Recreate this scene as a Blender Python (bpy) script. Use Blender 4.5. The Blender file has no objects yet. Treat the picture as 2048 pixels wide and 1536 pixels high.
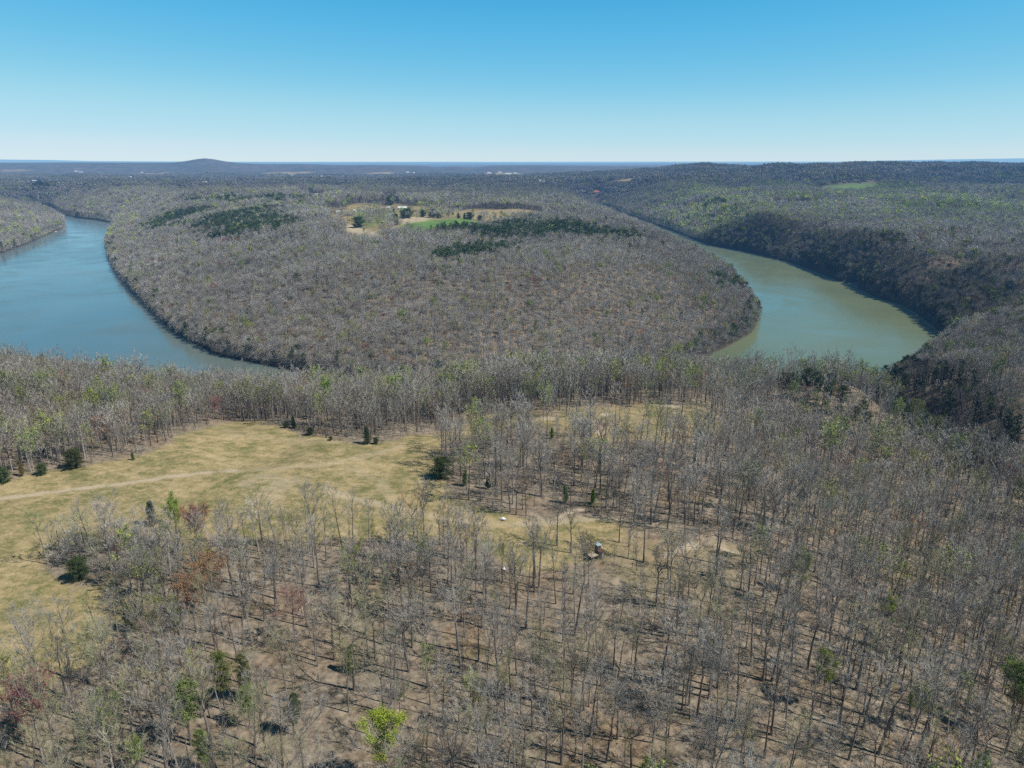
import bpy, math, random
import numpy as np

# ------------------------------------------------------------------ basics
random.seed(7)
RNG = np.random.default_rng(7)
scene = bpy.context.scene
COL = scene.collection
R = math.radians

F = 1436.0                      # focal length in pixels of a 2048 px wide frame
CX, CY, YH = 1024.0, 768.0, 321.0
PITCH = math.atan((CY - YH) / F)
CP, SP = math.cos(PITCH), math.sin(PITCH)
CAMZ = 110.0
ZW = -55.0                      # water level

cam_d = bpy.data.cameras.new("camera")
cam = bpy.data.objects.new("camera", cam_d)
COL.objects.link(cam)
cam.location = (0, 0, CAMZ)
cam.rotation_euler = (math.pi / 2 - PITCH, 0, 0)
cam_d.sensor_width = 36.0
cam_d.lens = 36.0 * F / 2048.0
cam_d.clip_start = 1.0
cam_d.clip_end = 200000.0
scene.camera = cam


def project(x, y, z):
    dz = np.asarray(z) - CAMZ
    df = np.asarray(y) * CP - dz * SP
    du = np.asarray(y) * SP + dz * CP
    return CX + F * np.asarray(x) / df, CY - F * du / df


def unproj(px, py, z=0.0):
    """photo direction -> point on the level plane at height z"""
    a, b = (px - CX) / F, (CY - py) / F
    d = np.array([a, CP + b * SP, -SP + b * CP])
    t = (z - CAMZ) / min(d[2], -1e-4)
    return d[0] * t, d[1] * t


# ------------------------------------------------------------------ noise
def _hash(ix, iy, seed):
    h = (ix.astype(np.int64) * 374761393 + iy.astype(np.int64) * 668265263 + seed * 1442695041) & 0xFFFFFFFF
    h = ((h ^ (h >> 13)) * 1274126177) & 0xFFFFFFFF
    h = h ^ (h >> 16)
    return (h & 0xFFFF) / 65535.0


def vnoise(x, y, seed=0):
    x = np.asarray(x, float); y = np.asarray(y, float)
    ix, iy = np.floor(x), np.floor(y)
    fx, fy = x - ix, y - iy
    fx = fx * fx * fx * (fx * (fx * 6 - 15) + 10)
    fy = fy * fy * fy * (fy * (fy * 6 - 15) + 10)
    a = _hash(ix, iy, seed); b = _hash(ix + 1, iy, seed)
    c = _hash(ix, iy + 1, seed); d = _hash(ix + 1, iy + 1, seed)
    return (a * (1 - fx) + b * fx) * (1 - fy) + (c * (1 - fx) + d * fx) * fy


def fbm(x, y, seed=0, oct=4):
    s = 0.0; a = 0.5; n = 0.0
    for k in range(oct):
        s = s + a * vnoise(x * 2 ** k + 17.3 * k, y * 2 ** k - 9.1 * k, seed + k)
        n += a; a *= 0.5
    return s / n


def sstep(a, b, x):
    t = np.clip((np.asarray(x, float) - a) / (b - a), 0, 1)
    return t * t * (3 - 2 * t)


def smin(a, b, k):
    h = np.clip(0.5 + 0.5 * (b - a) / k, 0, 1)
    return b * (1 - h) + a * h - k * h * (1 - h)


# ------------------------------------------------------------------ river outline (photo px, bank slope, bench), on the water plane
W_PX = [
    # peninsula, left shore from the near tip away
    (760, 764, .16), (620, 748, .17), (490, 722, .20), (440, 712, .24), (400, 693, .26), (350, 668, .28), (325, 645, .28), (295, 615, .28),
    (270, 588, .28), (245, 560, .28), (228, 535, .28), (214, 505, .28), (212, 488, .28), (224, 465, .30), (228, 447, .35), (198, 441, .40),
    (160, 437, .40), (130, 431, .40), (106, 416, .40), (84, 408, .40), (10, 405.5, .35), (-160, 404, .35),
    # far channel, back along the left point
    (-160, 414, .12), (30, 409.5, .12), (75, 417, .16), (104, 429, .16), (130, 446, .20), (128, 456, .18), (100, 468, .16), (50, 490, .14), (0, 508, .14), (-200, 580, .14),
    # left lake and the hidden near bank
    (-520, 720, .3), (-150, 742, .30), (0, 754, .34), (150, 780, .42), (300, 815, .50), (430, 838, .52), (600, 844, .52), (800, 836, .52), (950, 826, .52), (1200, 820, .54),
    (1430, 818, .54), (1580, 815, .54), (1680, 800, .50), (1745, 788, .45), (1800, 752, .40), (1850, 716, .42), (1885, 690, .45), (1893, 676, .45),
    # right bank, going away
    (1879, 663, .95), (1858, 646, .95), (1831, 625, .95), (1793, 606, .95), (1755, 596, .95), (1717, 577, .95), (1713, 565, .95), (1682, 564, .95),
    (1634, 545, .95), (1582, 525, .85), (1485, 502, .75), (1423, 491, .65), (1385, 478, .42), (1345, 462, .42), (1290, 442, .40), (1235, 424, .38), (1195, 408, .35),
    # head of the gorge and the peninsula's right shore coming back
    (1178, 404, .35), (1185, 411, .3), (1210, 428, .3), (1262, 452, .3), (1310, 474, .3), (1345, 492, .32), (1395, 512, .34), (1435, 534, .36), (1460, 555, .38), (1480, 578, .40),
    (1502, 604, .40), (1520, 628, .38), (1512, 650, .32), (1500, 668, .28), (1454, 694, .24), (1402, 718, .2), (1300, 738, .17), (1100, 752, .16), (900, 766, .16), (820, 770, .14),
]
W_XY = np.array([unproj(a, b, ZW) for a, b, c in W_PX])
W_S = np.array([c for a, b, c in W_PX])


def poly_sdf(x, y, P, attr=None):
    """signed distance to a closed polygon (negative inside) and the attribute of the nearest edge"""
    x = np.asarray(x, float).ravel(); y = np.asarray(y, float).ravel()
    best = np.full(x.shape, 1e18); at = np.zeros(x.shape); ws = np.full(x.shape, 1e-30); inside = np.zeros(x.shape, bool)
    n = len(P)
    for i in range(n):
        ax, ay = P[i]; bx, by = P[(i + 1) % n]
        ex, ey = bx - ax, by - ay
        wx, wy = x - ax, y - ay
        t = np.clip((wx * ex + wy * ey) / (ex * ex + ey * ey + 1e-9), 0, 1)
        d = (wx - t * ex) ** 2 + (wy - t * ey) ** 2
        m = d < best
        best = np.where(m, d, best)
        if attr is not None:
            wgt = math.hypot(ex, ey) / (d + 60.0) ** 2
            at += wgt * (attr[i] * (1 - t) + attr[(i + 1) % n] * t); ws += wgt
        c = ((ay <= y) & (by > y)) | ((by <= y) & (ay > y))
        with np.errstate(divide='ignore', invalid='ignore'):
            xi = ax + (y - ay) / (by - ay if by != ay else 1e-9) * ex
        inside ^= c & (x < xi)
    d = np.sqrt(best)
    return np.where(inside, -d, d), at / ws


def line_dist(x, y, P):
    """distance to an open polyline P[(x,y,z)] and the z along it"""
    best = np.full(np.shape(x), 1e18); zz = np.zeros(np.shape(x))
    for (ax, ay, az), (bx, by, bz) in zip(P[:-1], P[1:]):
        ex, ey = bx - ax, by - ay
        t = np.clip(((x - ax) * ex + (y - ay) * ey) / (ex * ex + ey * ey), 0, 1)
        d = (x - ax - t * ex) ** 2 + (y - ay - t * ey) ** 2
        m = d < best
        best = np.where(m, d, best); zz = np.where(m, az + (bz - az) * t, zz)
    return np.sqrt(best), zz


def P3(pts):
    return [(*unproj(a, b, z), z) for a, b, z in pts]


RAVINE = P3([(1735, 790, -55), (1800, 840, -50), (1880, 905, -45), (1965, 965, -40), (2090, 1010, -34), (2300, 1060, -28), (2900, 1200, -15)])
DRAW = P3([(768, 768, -54), (800, 715, -44), (830, 660, -30), (845, 610, -18)])
DRAW2 = P3([(1730, 575, -54), (1800, 560, -28), (1880, 545, -8)])
DRAW3 = P3([(1900, 672, -50), (1990, 655, -22), (2120, 640, -2)])

# crest lines of the far relief: (photo px, photo py)
MIDR = np.array([(-600, 327), (-200, 326), (0, 325.5), (150, 325), (300, 325.5), (345, 325.2), (372, 322), (393, 318.4), (410, 316.8), (428, 318.6), (450, 322.6), (478, 326.5), (530, 328.5), (600, 328), (690, 331), (740, 330.5),
                 (850, 332), (872, 335.5), (910, 333), (950, 336), (980, 332), (1040, 331), (1150, 332), (1250, 333), (1400, 334), (2048, 334), (2700, 333)])
FARR = np.array([(-600, 318), (0, 319), (100, 320), (180, 322), (350, 323), (600, 324), (900, 323.6), (1000, 325), (1250, 325.5), (1330, 324.5), (1400, 327), (1462, 327.2),
                 (1480, 324), (1545, 323.5), (1600, 325), (1800, 320.5), (1900, 318.8), (2048, 316.8), (2700, 317)])
HIGH = np.array([(1060, 0), (1150, 8), (1200, 14), (1300, 34), (1380, 54), (1415, 63), (1450, 53), (1500, 46), (1560, 60), (1640, 68), (1760, 71), (2048, 72), (2700, 70)])


def height(x, y):
    shp = np.shape(x)
    x = np.asarray(x, float).ravel(); y = np.asarray(y, float).ravel()
    r = np.hypot(x, y)
    px = CX + F / CP * x / np.maximum(y, 30.0)
    px = np.where(y < 30, np.where(x > 0, 4000, -2000), px)
    # plateau level
    und = (fbm(x / 130, y / 130, 3, 2) - 0.5) * (3 + 10 * sstep(400, 900, r))
    L = und + (fbm(x / 900 + 5, y / 900, 11, 4) - 0.5) * 40 * sstep(1500, 3200, r)
    L = L + (fbm(x / 260 + 2, y / 260, 21, 3) - 0.5) * 34 * sstep(620, 1500, r)
    L = L - 6 * sstep(250, 60, r)
    L = L - 24 * sstep(50, 190, x) * sstep(440, 260, y)                # the wood falls away to the right
    L = L - 11 * sstep(85, 135, x) * sstep(270, 330, y) * sstep(520, 440, y)
    L = L + 10 * sstep(1900, 2600, r) * sstep(900, 1400, px)
    L = L + 16 * np.exp(-((x - 430) / 260) ** 2 - ((y - 560) / 170) ** 2)  # brow above the ravine
    L = L + 19 * np.exp(-((x + 350) / 130) ** 2 - ((y - 400) / 80) ** 2)
    L = L - 16 * sstep(3000, 6000, r)
    # highland on the right
    hh = np.interp(px, HIGH[:, 0], HIGH[:, 1])
    nz = fbm(x / 420, y / 420, 31, 4)
    hi = hh * sstep(2350, 3700, y + (nz - .5) * 900) * (1 - 0.75 * sstep(4300, 6500, y))
    L = L + hi + (nz - .5) * 24 * sstep(2500, 3300, y) * sstep(1100, 1400, px) * sstep(3800, 3300, y)
    # ridges on the skyline
    for arr, D, w0, w1 in ((MIDR, 9500.0, 1900.0, 2600.0), (FARR, 42000.0, 9000.0, 5000.0)):
        top = CAMZ - (np.interp(px, arr[:, 0], arr[:, 1]) - YH) * D / (F / CP)
        n2 = fbm(x / (w0 * .42), y / (w0 * .42), 41, 4) - .5
        prof = sstep(D - w0, D, y + n2 * w0 * .8) * (1 - sstep(D + w1 * .4, D + w1, y))
        L = L + (top - L) * prof
    # river
    m = (r > 250) & (r < 5200)
    z = L.copy()
    if m.any():
        xm, ym, Lm = x[m], y[m], L[m]
        sd, s = poly_sdf(xm, ym, W_XY, W_S)
        gul = 1 + (fbm(xm / 85, ym / 85, 51, 3) - .5) * (.5 + 1.4 * sstep(.5, .8, s))
        far_soft = 1 + 0.0 * ym
        bank = ZW + 0.6 + s * np.maximum(sd, 0) * gul * far_soft
        zz = smin(Lm, bank, 14.0)
        zz = np.where(sd < 0, np.maximum(ZW - 4, ZW + 0.6 + sd * 2.0), np.maximum(zz, np.minimum(ZW + .6, Lm)))
        for P, sl in ((RAVINE, .70), (DRAW, .22), (DRAW2, .6), (DRAW3, .6)):
            d, zc = line_dist(xm, ym, P)
            zz = np.where(sd > 0, np.maximum(smin(zz, zc + d * sl * gul, 6.0), ZW + .6), zz)
        z[m] = zz
    return z.reshape(shp)


def water_d(x, y):
    return poly_sdf(x, y, W_XY)[0]


def hit(px, py):
    """where the sight line through a photo point meets the terrain"""
    a, b = (px - CX) / F, (CY - py) / F
    d = np.array([a, CP + b * SP, -SP + b * CP])
    t = np.exp(np.linspace(math.log(60), math.log(60000), 900))
    X, Y, Z = d[0] * t, d[1] * t, CAMZ + d[2] * t
    H = height(X, Y)
    k = np.nonzero(Z < H)[0]
    if not len(k):
        return float(X[-1]), float(Y[-1]), float(H[-1])
    k = max(k[0], 1)
    t2 = np.linspace(t[k - 1], t[k], 30)
    X, Y, Z = d[0] * t2, d[1] * t2, CAMZ + d[2] * t2
    H = height(X, Y)
    j = np.nonzero(Z <= H)[0]
    j = j[0] if len(j) else 29
    return float(X[j]), float(Y[j]), float(H[j])


def ground_poly(pts):
    return np.array([hit(a, b)[:2] for a, b in pts])


# ------------------------------------------------------------------ ground cover, drawn out on the terrain
FIELD = ground_poly([(-150, 990), (0, 962), (60, 950), (150, 935), (240, 920), (300, 905), (345, 880), (400, 857), (455, 842), (500, 842), (550, 850), (600, 868), (660, 880), (730, 889),
                     (790, 880), (860, 870), (920, 850), (980, 830), (1020, 815), (1065, 818), (1085, 850), (1000, 864), (940, 872), (885, 892), (868, 925), (862, 952), (900, 985), (945, 1012), (985, 1022),
                     (1045, 1042), (1150, 1032), (1225, 1040), (1240, 1090), (1195, 1125), (1100, 1150), (1030, 1150), (985, 1110), (900, 1085), (800, 1072), (700, 1085), (560, 1085), (430, 1075), (310, 1068),
                     (210, 1075), (120, 1090), (82, 1130), (105, 1168), (185, 1172), (240, 1200), (262, 1245), (215, 1275), (180, 1330), (90, 1380), (20, 1400), (-200, 1450)])
GLADE = ground_poly([(1085, 835), (1150, 818), (1250, 812), (1400, 815), (1440, 840), (1420, 870), (1330, 885), (1240, 890), (1160, 870), (1100, 860)])
YARD = ground_poly([(1240, 1060), (1330, 1075), (1500, 1090), (1520, 1120), (1400, 1150), (1320, 1180), (1230, 1170), (1200, 1120)])
FARM = ground_poly([(655, 420), (700, 412), (790, 408), (850, 412), (900, 420), (1000, 420), (1082, 424), (1086, 440), (1010, 449), (960, 460), (930, 472), (860, 476), (790, 474), (752, 486), (702, 482), (690, 458), (658, 440)])
GREEN = ground_poly([(800, 452), (850, 440), (935, 437), (965, 445), (942, 468), (850, 473), (805, 462)])
LAWN = ground_poly([(700, 424), (740, 418), (790, 422), (800, 436), (770, 446), (735, 455), (715, 440)])
TANF = ground_poly([(905, 424), (960, 421), (1084, 425), (1084, 434), (1000, 440), (930, 437)])
DIRT = ground_poly([(690, 448), (712, 450), (757, 466), (752, 492), (700, 487)])
DIRT2 = ground_poly([(795, 437), (850, 432), (880, 437), (830, 446), (795, 450)])
HILLF = ground_poly([(1630, 381), (1665, 371), (1700, 367), (1752, 367.5), (1758, 380), (1720, 392), (1650, 394)])
HILLT = ground_poly([(1235, 361), (1262, 356), (1278, 357.5), (1272, 368), (1240, 370)])
HILLT2 = ground_poly([(1830, 369), (1880, 366), (1920, 368.5), (1890, 378), (1838, 379)])
GAP = ground_poly([(1540, 412), (1600, 408), (1660, 412), (1620, 420), (1550, 420)])
FAR_F = [ground_poly(p) for p in (
    [(528, 346.5), (580, 343.8), (625, 345), (620, 349), (540, 349.5)], [(735, 346), (775, 344.2), (860, 347), (830, 350), (740, 349)],
    [(960, 350), (1000, 345.5), (1050, 348), (1040, 354), (975, 354)], [(5, 340.5), (40, 338.6), (60, 341), (10, 343)], [(270, 348), (330, 344), (350, 349), (280, 352)], [(870, 358), (930, 354), (950, 359), (890, 362)])]

PATHS = [  # (line in the photo, width in metres, strength)
    ([(-40, 1001), (0, 998), (60, 990), (100, 985), (150, 978), (200, 973), (250, 967)], 1.9, .85),
    ([(250, 967), (310, 958), (370, 950), (430, 944), (470, 941)], 1.8, .75), ([(470, 941), (560, 936), (640, 931), (720, 915), (800, 893)], 2.6, .35),
    ([(420, 843), (470, 870), (560, 880), (680, 884)], 3, .18), ([(500, 965), (530, 950), (560, 965), (545, 1000)], 7, .35),
    ([(650, 975), (700, 995), (780, 1015), (830, 1025), (900, 1040), (985, 1047), (1060, 1049), (1130, 1043), (1175, 1038), (1240, 1038)], 2.4, .55),
    ([(1240, 1038), (1320, 1050), (1400, 1075), (1480, 1105), (1540, 1125)], 2.2, .35), ([(1330, 1112), (1350, 1106), (1372, 1094), (1390, 1088)], 2.0, .9), ([(1436, 1097), (1460, 1102), (1486, 1107)], 1.8, .8),
    ([(1118, 1036), (1130, 1027), (1160, 1020)], 1.8, .8), ([(1065, 1028), (1078, 1036), (1088, 1042)], 1.0, .7),
    ([(1170, 840), (1190, 846), (1200, 858), (1196, 866)], 3.4, .95), ([(1090, 836), (1102, 838)], 3, .9), ([(1205, 832), (1215, 828)], 2.6, .8), ([(1320, 812), (1355, 813)], 2.2, .8),
    ([(1232, 1160), (1238, 1180), (1236, 1190)], 2.0, .6), ([(690, 935), (760, 960), (800, 1020)], 3, .25),
]
PATHS = [(P3([(a, b, 0) for a, b in [project(*hit(u, v)) for u, v in pts]]), w, s) if False else ([hit(u, v) for u, v in pts], w, s) for pts, w, s in PATHS]


def in_poly(x, y, P, soft):
    return sstep(soft, -soft, poly_sdf(x, y, P)[0])


def cover(x, y):
    """grass, sand, green-field and clearing masks"""
    x = np.asarray(x, float).ravel(); y = np.asarray(y, float).ravel()
    n = len(x)
    grass = np.zeros(n); sand = np.zeros(n); green = np.zeros(n); tan = np.zeros(n)
    m = (np.hypot(x, y) < 420)
    if m.any():
        xm, ym = x[m], y[m]
        w = (fbm(xm / 9, ym / 9, 61, 3) - .5) * 9
        g = np.maximum(sstep(2.5, -2.5, poly_sdf(xm, ym, FIELD)[0] + w), .8 * sstep(9, -9, poly_sdf(xm, ym, GLADE)[0] + w * 2))
        g = np.maximum(g, .45 * sstep(9, -9, poly_sdf(xm, ym, YARD)[0] + w * 2))
        grass[m] = g
        sa = np.zeros(len(xm))
        w2 = (fbm(xm / 3.5, ym / 3.5, 71, 3) - .5)
        for P, wd, st in PATHS:
            d, _ = line_dist(xm, ym, P)
            sa = np.maximum(sa, st * sstep(wd, wd * .25, d + w2 * wd * 1.5))
        sand[m] = sa
    m = (np.hypot(x, y) > 700) & (np.hypot(x, y) < 14000)
    if m.any():
        xm, ym = x[m], y[m]
        grass[m] = np.maximum(grass[m], .85 * sstep(25, -25, poly_sdf(xm, ym, FARM)[0] + (fbm(xm / 40, ym / 40, 161, 3) - .5) * 90))
        green[m] = np.maximum(np.maximum(in_poly(xm, ym, GREEN, 8), .65 * in_poly(xm, ym, LAWN, 15)), .75 * in_poly(xm, ym, HILLF, 25))
        t = np.maximum(in_poly(xm, ym, TANF, 6), in_poly(xm, ym, HILLT, 20))
        t = np.maximum(t, np.maximum(in_poly(xm, ym, HILLT2, 20), .8 * in_poly(xm, ym, GAP, 10)))
        for P in FAR_F:
            t = np.maximum(t, .8 * in_poly(xm, ym, P, 60))
        tan[m] = t
        sand[m] = np.maximum(.8 * in_poly(xm, ym, DIRT, 8), .6 * in_poly(xm, ym, DIRT2, 8))
    return grass, sand, green, tan


# ------------------------------------------------------------------ materials
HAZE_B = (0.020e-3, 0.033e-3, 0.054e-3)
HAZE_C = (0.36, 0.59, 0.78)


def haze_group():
    """air painted into materials by distance from origin: dims colour, adds sky-coloured emission"""
    g = bpy.data.node_groups.new("painted_haze", 'ShaderNodeTree')
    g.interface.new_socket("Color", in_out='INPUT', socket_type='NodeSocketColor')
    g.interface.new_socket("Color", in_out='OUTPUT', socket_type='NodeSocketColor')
    g.interface.new_socket("HazeGlow", in_out='OUTPUT', socket_type='NodeSocketColor')
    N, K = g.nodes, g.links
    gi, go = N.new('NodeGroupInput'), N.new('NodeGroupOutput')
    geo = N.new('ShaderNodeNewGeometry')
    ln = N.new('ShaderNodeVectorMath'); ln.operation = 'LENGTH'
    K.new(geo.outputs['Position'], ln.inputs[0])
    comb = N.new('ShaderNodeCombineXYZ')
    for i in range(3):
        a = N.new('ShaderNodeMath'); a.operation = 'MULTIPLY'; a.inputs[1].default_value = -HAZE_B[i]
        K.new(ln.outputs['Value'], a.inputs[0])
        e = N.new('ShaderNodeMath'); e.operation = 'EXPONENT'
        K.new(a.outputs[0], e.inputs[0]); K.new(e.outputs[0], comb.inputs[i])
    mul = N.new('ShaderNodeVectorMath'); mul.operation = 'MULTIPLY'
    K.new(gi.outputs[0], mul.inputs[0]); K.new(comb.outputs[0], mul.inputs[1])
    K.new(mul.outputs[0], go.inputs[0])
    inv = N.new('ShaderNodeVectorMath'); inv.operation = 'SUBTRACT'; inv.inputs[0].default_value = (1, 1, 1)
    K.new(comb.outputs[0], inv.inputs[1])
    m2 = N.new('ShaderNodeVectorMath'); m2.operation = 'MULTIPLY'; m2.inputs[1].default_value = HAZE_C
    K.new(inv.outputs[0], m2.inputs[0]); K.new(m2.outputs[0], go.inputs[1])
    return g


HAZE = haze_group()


class Mat:
    def __init__(self, name, rough=0.9, spec=0.1):
        self.m = bpy.data.materials.new(name); self.m.use_nodes = True
        self.N, self.L = self.m.node_tree.nodes, self.m.node_tree.links
        self.b = self.N['Principled BSDF']
        self.b.inputs['Roughness'].default_value = rough
        self.b.inputs['Specular IOR Level'].default_value = spec

    def new(self, t, **kw):
        n = self.N.new(t)
        for k, v in kw.items():
            setattr(n, k, v)
        return n

    def noise(self, scale, detail=4, rough=.6, vec=None, dist=0.0):
        n = self.new('ShaderNodeTexNoise'); n.inputs['Scale'].default_value = scale
        n.inputs['Detail'].default_value = detail; n.inputs['Roughness'].default_value = rough; n.inputs['Distortion'].default_value = dist
        if vec is not None:
            self.L.new(vec, n.inputs['Vector'])
        return n.outputs['Fac']

    def ramp(self, fac, stops):
        r = self.new('ShaderNodeValToRGB'); e = r.color_ramp.elements
        e[0].position, e[1].position = stops[0][0], stops[-1][0]
        e[0].color, e[1].color = (*stops[0][1], 1), (*stops[-1][1], 1)
        for p, c in stops[1:-1]:
            k = e.new(p); k.color = (*c, 1)
        self.L.new(fac, r.inputs[0])
        return r.outputs[0]

    def mix(self, fac, a, b, mode='MIX'):
        n = self.new('ShaderNodeMix', data_type='RGBA', blend_type=mode)
        for sock, v in ((n.inputs[0], fac), (n.inputs[6], a), (n.inputs[7], b)):
            if hasattr(v, 'links'):
                self.L.new(v, sock)
            elif isinstance(v, (int, float)):
                sock.default_value = v
            else:
                sock.default_value = (*v, 1)
        return n.outputs[2]

    def math(self, op, a, b=None, clamp=False):
        n = self.new('ShaderNodeMath', operation=op, use_clamp=clamp)
        for i, v in enumerate((a, b)):
            if v is None: continue
            if hasattr(v, 'links'): self.L.new(v, n.inputs[i])
            else: n.inputs[i].default_value = v
        return n.outputs[0]

    def attr(self, name, kind='GEOMETRY', out='Color'):
        return self.new('ShaderNodeAttribute', attribute_name=name, attribute_type=kind).outputs[out]

    def pos(self):
        return self.new('ShaderNodeNewGeometry').outputs['Position']

    def obj(self):
        return self.new('ShaderNodeTexCoord').outputs['Object']

    def finish(self, color, haze=True):
        if haze:
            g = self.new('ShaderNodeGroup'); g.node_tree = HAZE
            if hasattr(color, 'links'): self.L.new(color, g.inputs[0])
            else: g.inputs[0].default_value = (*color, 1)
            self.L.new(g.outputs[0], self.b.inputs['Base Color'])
            self.L.new(g.outputs[1], self.b.inputs['Emission Color'])  # painted distance haze, given off by the surface itself
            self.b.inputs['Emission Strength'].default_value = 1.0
        elif hasattr(color, 'links'): self.L.new(color, self.b.inputs['Base Color'])
        else: self.b.inputs['Base Color'].default_value = (*color, 1)
        return self.m


def mat_ground():
    M = Mat("forest_floor_and_pasture", .95, .05)
    p = M.pos()
    a = M.new('ShaderNodeSeparateColor'); M.L.new(M.attr("cover"), a.inputs[0])
    tan_a = M.attr("tanfield", out='Fac')
    far_a = M.attr("faraway", out='Fac')
    n1 = M.noise(.045, 5, .62, p); n2 = M.noise(.55, 5, .7, p); n3 = M.noise(2.2, 3, .7, p)
    litter = M.ramp(n2, [(.30, (.10, .082, .06)), (.45, (.22, .182, .137)), (.58, (.315, .262, .20)), (.75, (.44, .375, .29))])
    rust = M.ramp(n1, [(.48, (1, 1, 1)), (.68, (1.03, .90, .80))])
    litter = M.mix(1.0, litter, rust, 'MULTIPLY')
    moss = M.ramp(M.noise(.09, 4, .6, p, .6), [(.56, (0, 0, 0)), (.74, (.55, .55, .55))])
    litter = M.mix(moss, litter, (.16, .155, .07))
    st = M.new('ShaderNodeMapping'); st.inputs['Scale'].default_value = (.20, .30, .3); st.inputs['Rotation'].default_value = (0, 0, .35)
    M.L.new(p, st.inputs['Vector'])
    streak = M.noise(1.0, 7, .72, st.outputs[0], .25)
    gbase = M.ramp(M.math('ADD', M.math('MULTIPLY', streak, .5), M.math('ADD', M.math('MULTIPLY', n1, .28), M.math('MULTIPLY', M.noise(1.1, 5, .8, p), .22))),
                   [(.38, (.145, .16, .06)), (.45, (.24, .225, .105)), (.505, (.38, .31, .165)), (.605, (.56, .44, .26))])
    gfine = M.ramp(M.noise(1.7, 5, .85, p), [(.3, (.62, .64, .60)), (.7, (1.2, 1.17, 1.14))])
    gbase = M.mix(1.0, gbase, gfine, 'MULTIPLY')
    # forest canopy far away, where single trees are no longer built
    c1 = M.noise(.011, 6, .68, p); c2 = M.noise(.0016, 5, .6, p)
    canopy = M.ramp(c1, [(.3, (.05, .048, .044)), (.5, (.10, .09, .078)), (.68, (.155, .138, .118))])
    canopy = M.mix(M.ramp(c2, [(.48, (0, 0, 0)), (.68, (.5, .5, .5))]), canopy, (.055, .07, .04))
    col = M.mix(far_a, litter, canopy)
    col = M.mix(a.outputs[0], col, gbase)
    sand = M.ramp(n3, [(.3, (.42, .34, .24)), (.7, (.62, .53, .40))])
    col = M.mix(tan_a, col, M.ramp(n1, [(.35, (.28, .235, .13)), (.65, (.40, .33, .20))]))
    col = M.mix(a.outputs[2], col, M.ramp(n1, [(.35, (.10, .19, .05)), (.65, (.17, .27, .085))]))
    col = M.mix(a.outputs[1], col, sand)
    rock = M.attr("shore", out='Fac')
    col = M.mix(rock, col, M.ramp(M.noise(.05, 4, .6, p), [(.45, (.075, .066, .05)), (.62, (.11, .095, .075)), (.72, (.30, .26, .21))]))
    bp = M.new('ShaderNodeBump'); bp.inputs['Strength'].default_value = .5; bp.inputs['Distance'].default_value = .5
    M.L.new(n2, bp.inputs['Height']); M.L.new(bp.outputs[0], M.b.inputs['Normal'])
    return M.finish(col)


def mat_water():
    M = Mat("green_river_water", .12, .5)
    p = M.pos()
    M.b.inputs['IOR'].default_value = 1.42
    n = M.noise(.006, 3, .5, p, .5)
    xy = M.new('ShaderNodeSeparateXYZ'); M.L.new(p, xy.inputs[0])
    side = M.new('ShaderNodeMapRange'); side.inputs[1].default_value = -250; side.inputs[2].default_value = 250; M.L.new(xy.outputs[0], side.inputs[0])
    col = M.mix(side.outputs[0], M.ramp(n, [(.35, (.115, .160, .150)), (.65, (.145, .185, .165))]), M.ramp(n, [(.35, (.155, .195, .098)), (.65, (.18, .215, .11))]))
    mp = M.new('ShaderNodeMapping'); mp.inputs['Scale'].default_value = (.5, .22, .3); mp.inputs['Rotation'].default_value = (0, 0, -.5)
    M.L.new(p, mp.inputs['Vector'])
    w = M.noise(1.0, 4, .6, mp.outputs[0], .3)
    w2 = M.noise(.012, 4, .6, p, 1.2)
    rg = M.new('ShaderNodeMapRange'); rg.inputs[1].default_value = .3; rg.inputs[2].default_value = .7; rg.inputs[3].default_value = .08; rg.inputs[4].default_value = .26
    M.L.new(w2, rg.inputs[0]); M.L.new(rg.outputs[0], M.b.inputs['Roughness'])
    bp = M.new('ShaderNodeBump'); bp.inputs['Strength'].default_value = .25; bp.inputs['Distance'].default_value = .20
    M.L.new(w, bp.inputs['Height']); M.L.new(bp.outputs[0], M.b.inputs['Normal'])
    return M.finish(col)


def mat_bark():
    M = Mat("grey_bark", .9, .1)
    t = M.attr("bark", 'INSTANCER')
    n = M.noise(1.6, 4, .7, M.obj())
    col = M.mix(1.0, t, M.ramp(n, [(.25, (.55, .55, .55)), (.75, (1.35, 1.33, 1.3))]), 'MULTIPLY')
    return M.finish(col)


def mat_twig(name="twigs"):
    M = Mat(name, .9, .1)
    t = M.attr("tint", 'INSTANCER')
    n = M.noise(.5, 3, .7, M.obj())
    col = M.mix(1.0, t, M.ramp(n, [(.25, (.62, .62, .64)), (.75, (1.3, 1.3, 1.28))]), 'MULTIPLY')
    return M.finish(col)


def mat_leaf(name, rough=.8):
    M = Mat(name, rough, .15)
    t = M.attr("leaf", 'INSTANCER')
    n = M.noise(.9, 3, .7, M.obj())
    col = M.mix(1.0, t, M.ramp(n, [(.22, (.45, .5, .45)), (.78, (1.5, 1.4, 1.35))]), 'MULTIPLY')
    return M.finish(col)


def plain(name, col, var=.25, scale=3.0, rough=.7):
    M = Mat(name, rough, .2)
    n = M.noise(scale, 4, .7, M.obj())
    a = tuple(c * (1 - var) for c in col); b = tuple(min(1, c * (1 + var)) for c in col)
    return M.finish(M.ramp(n, [(.3, a), (.7, b)]))


BARK, TWIG, LEAF = mat_bark(), mat_twig(), mat_leaf("spring_leaves")


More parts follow.
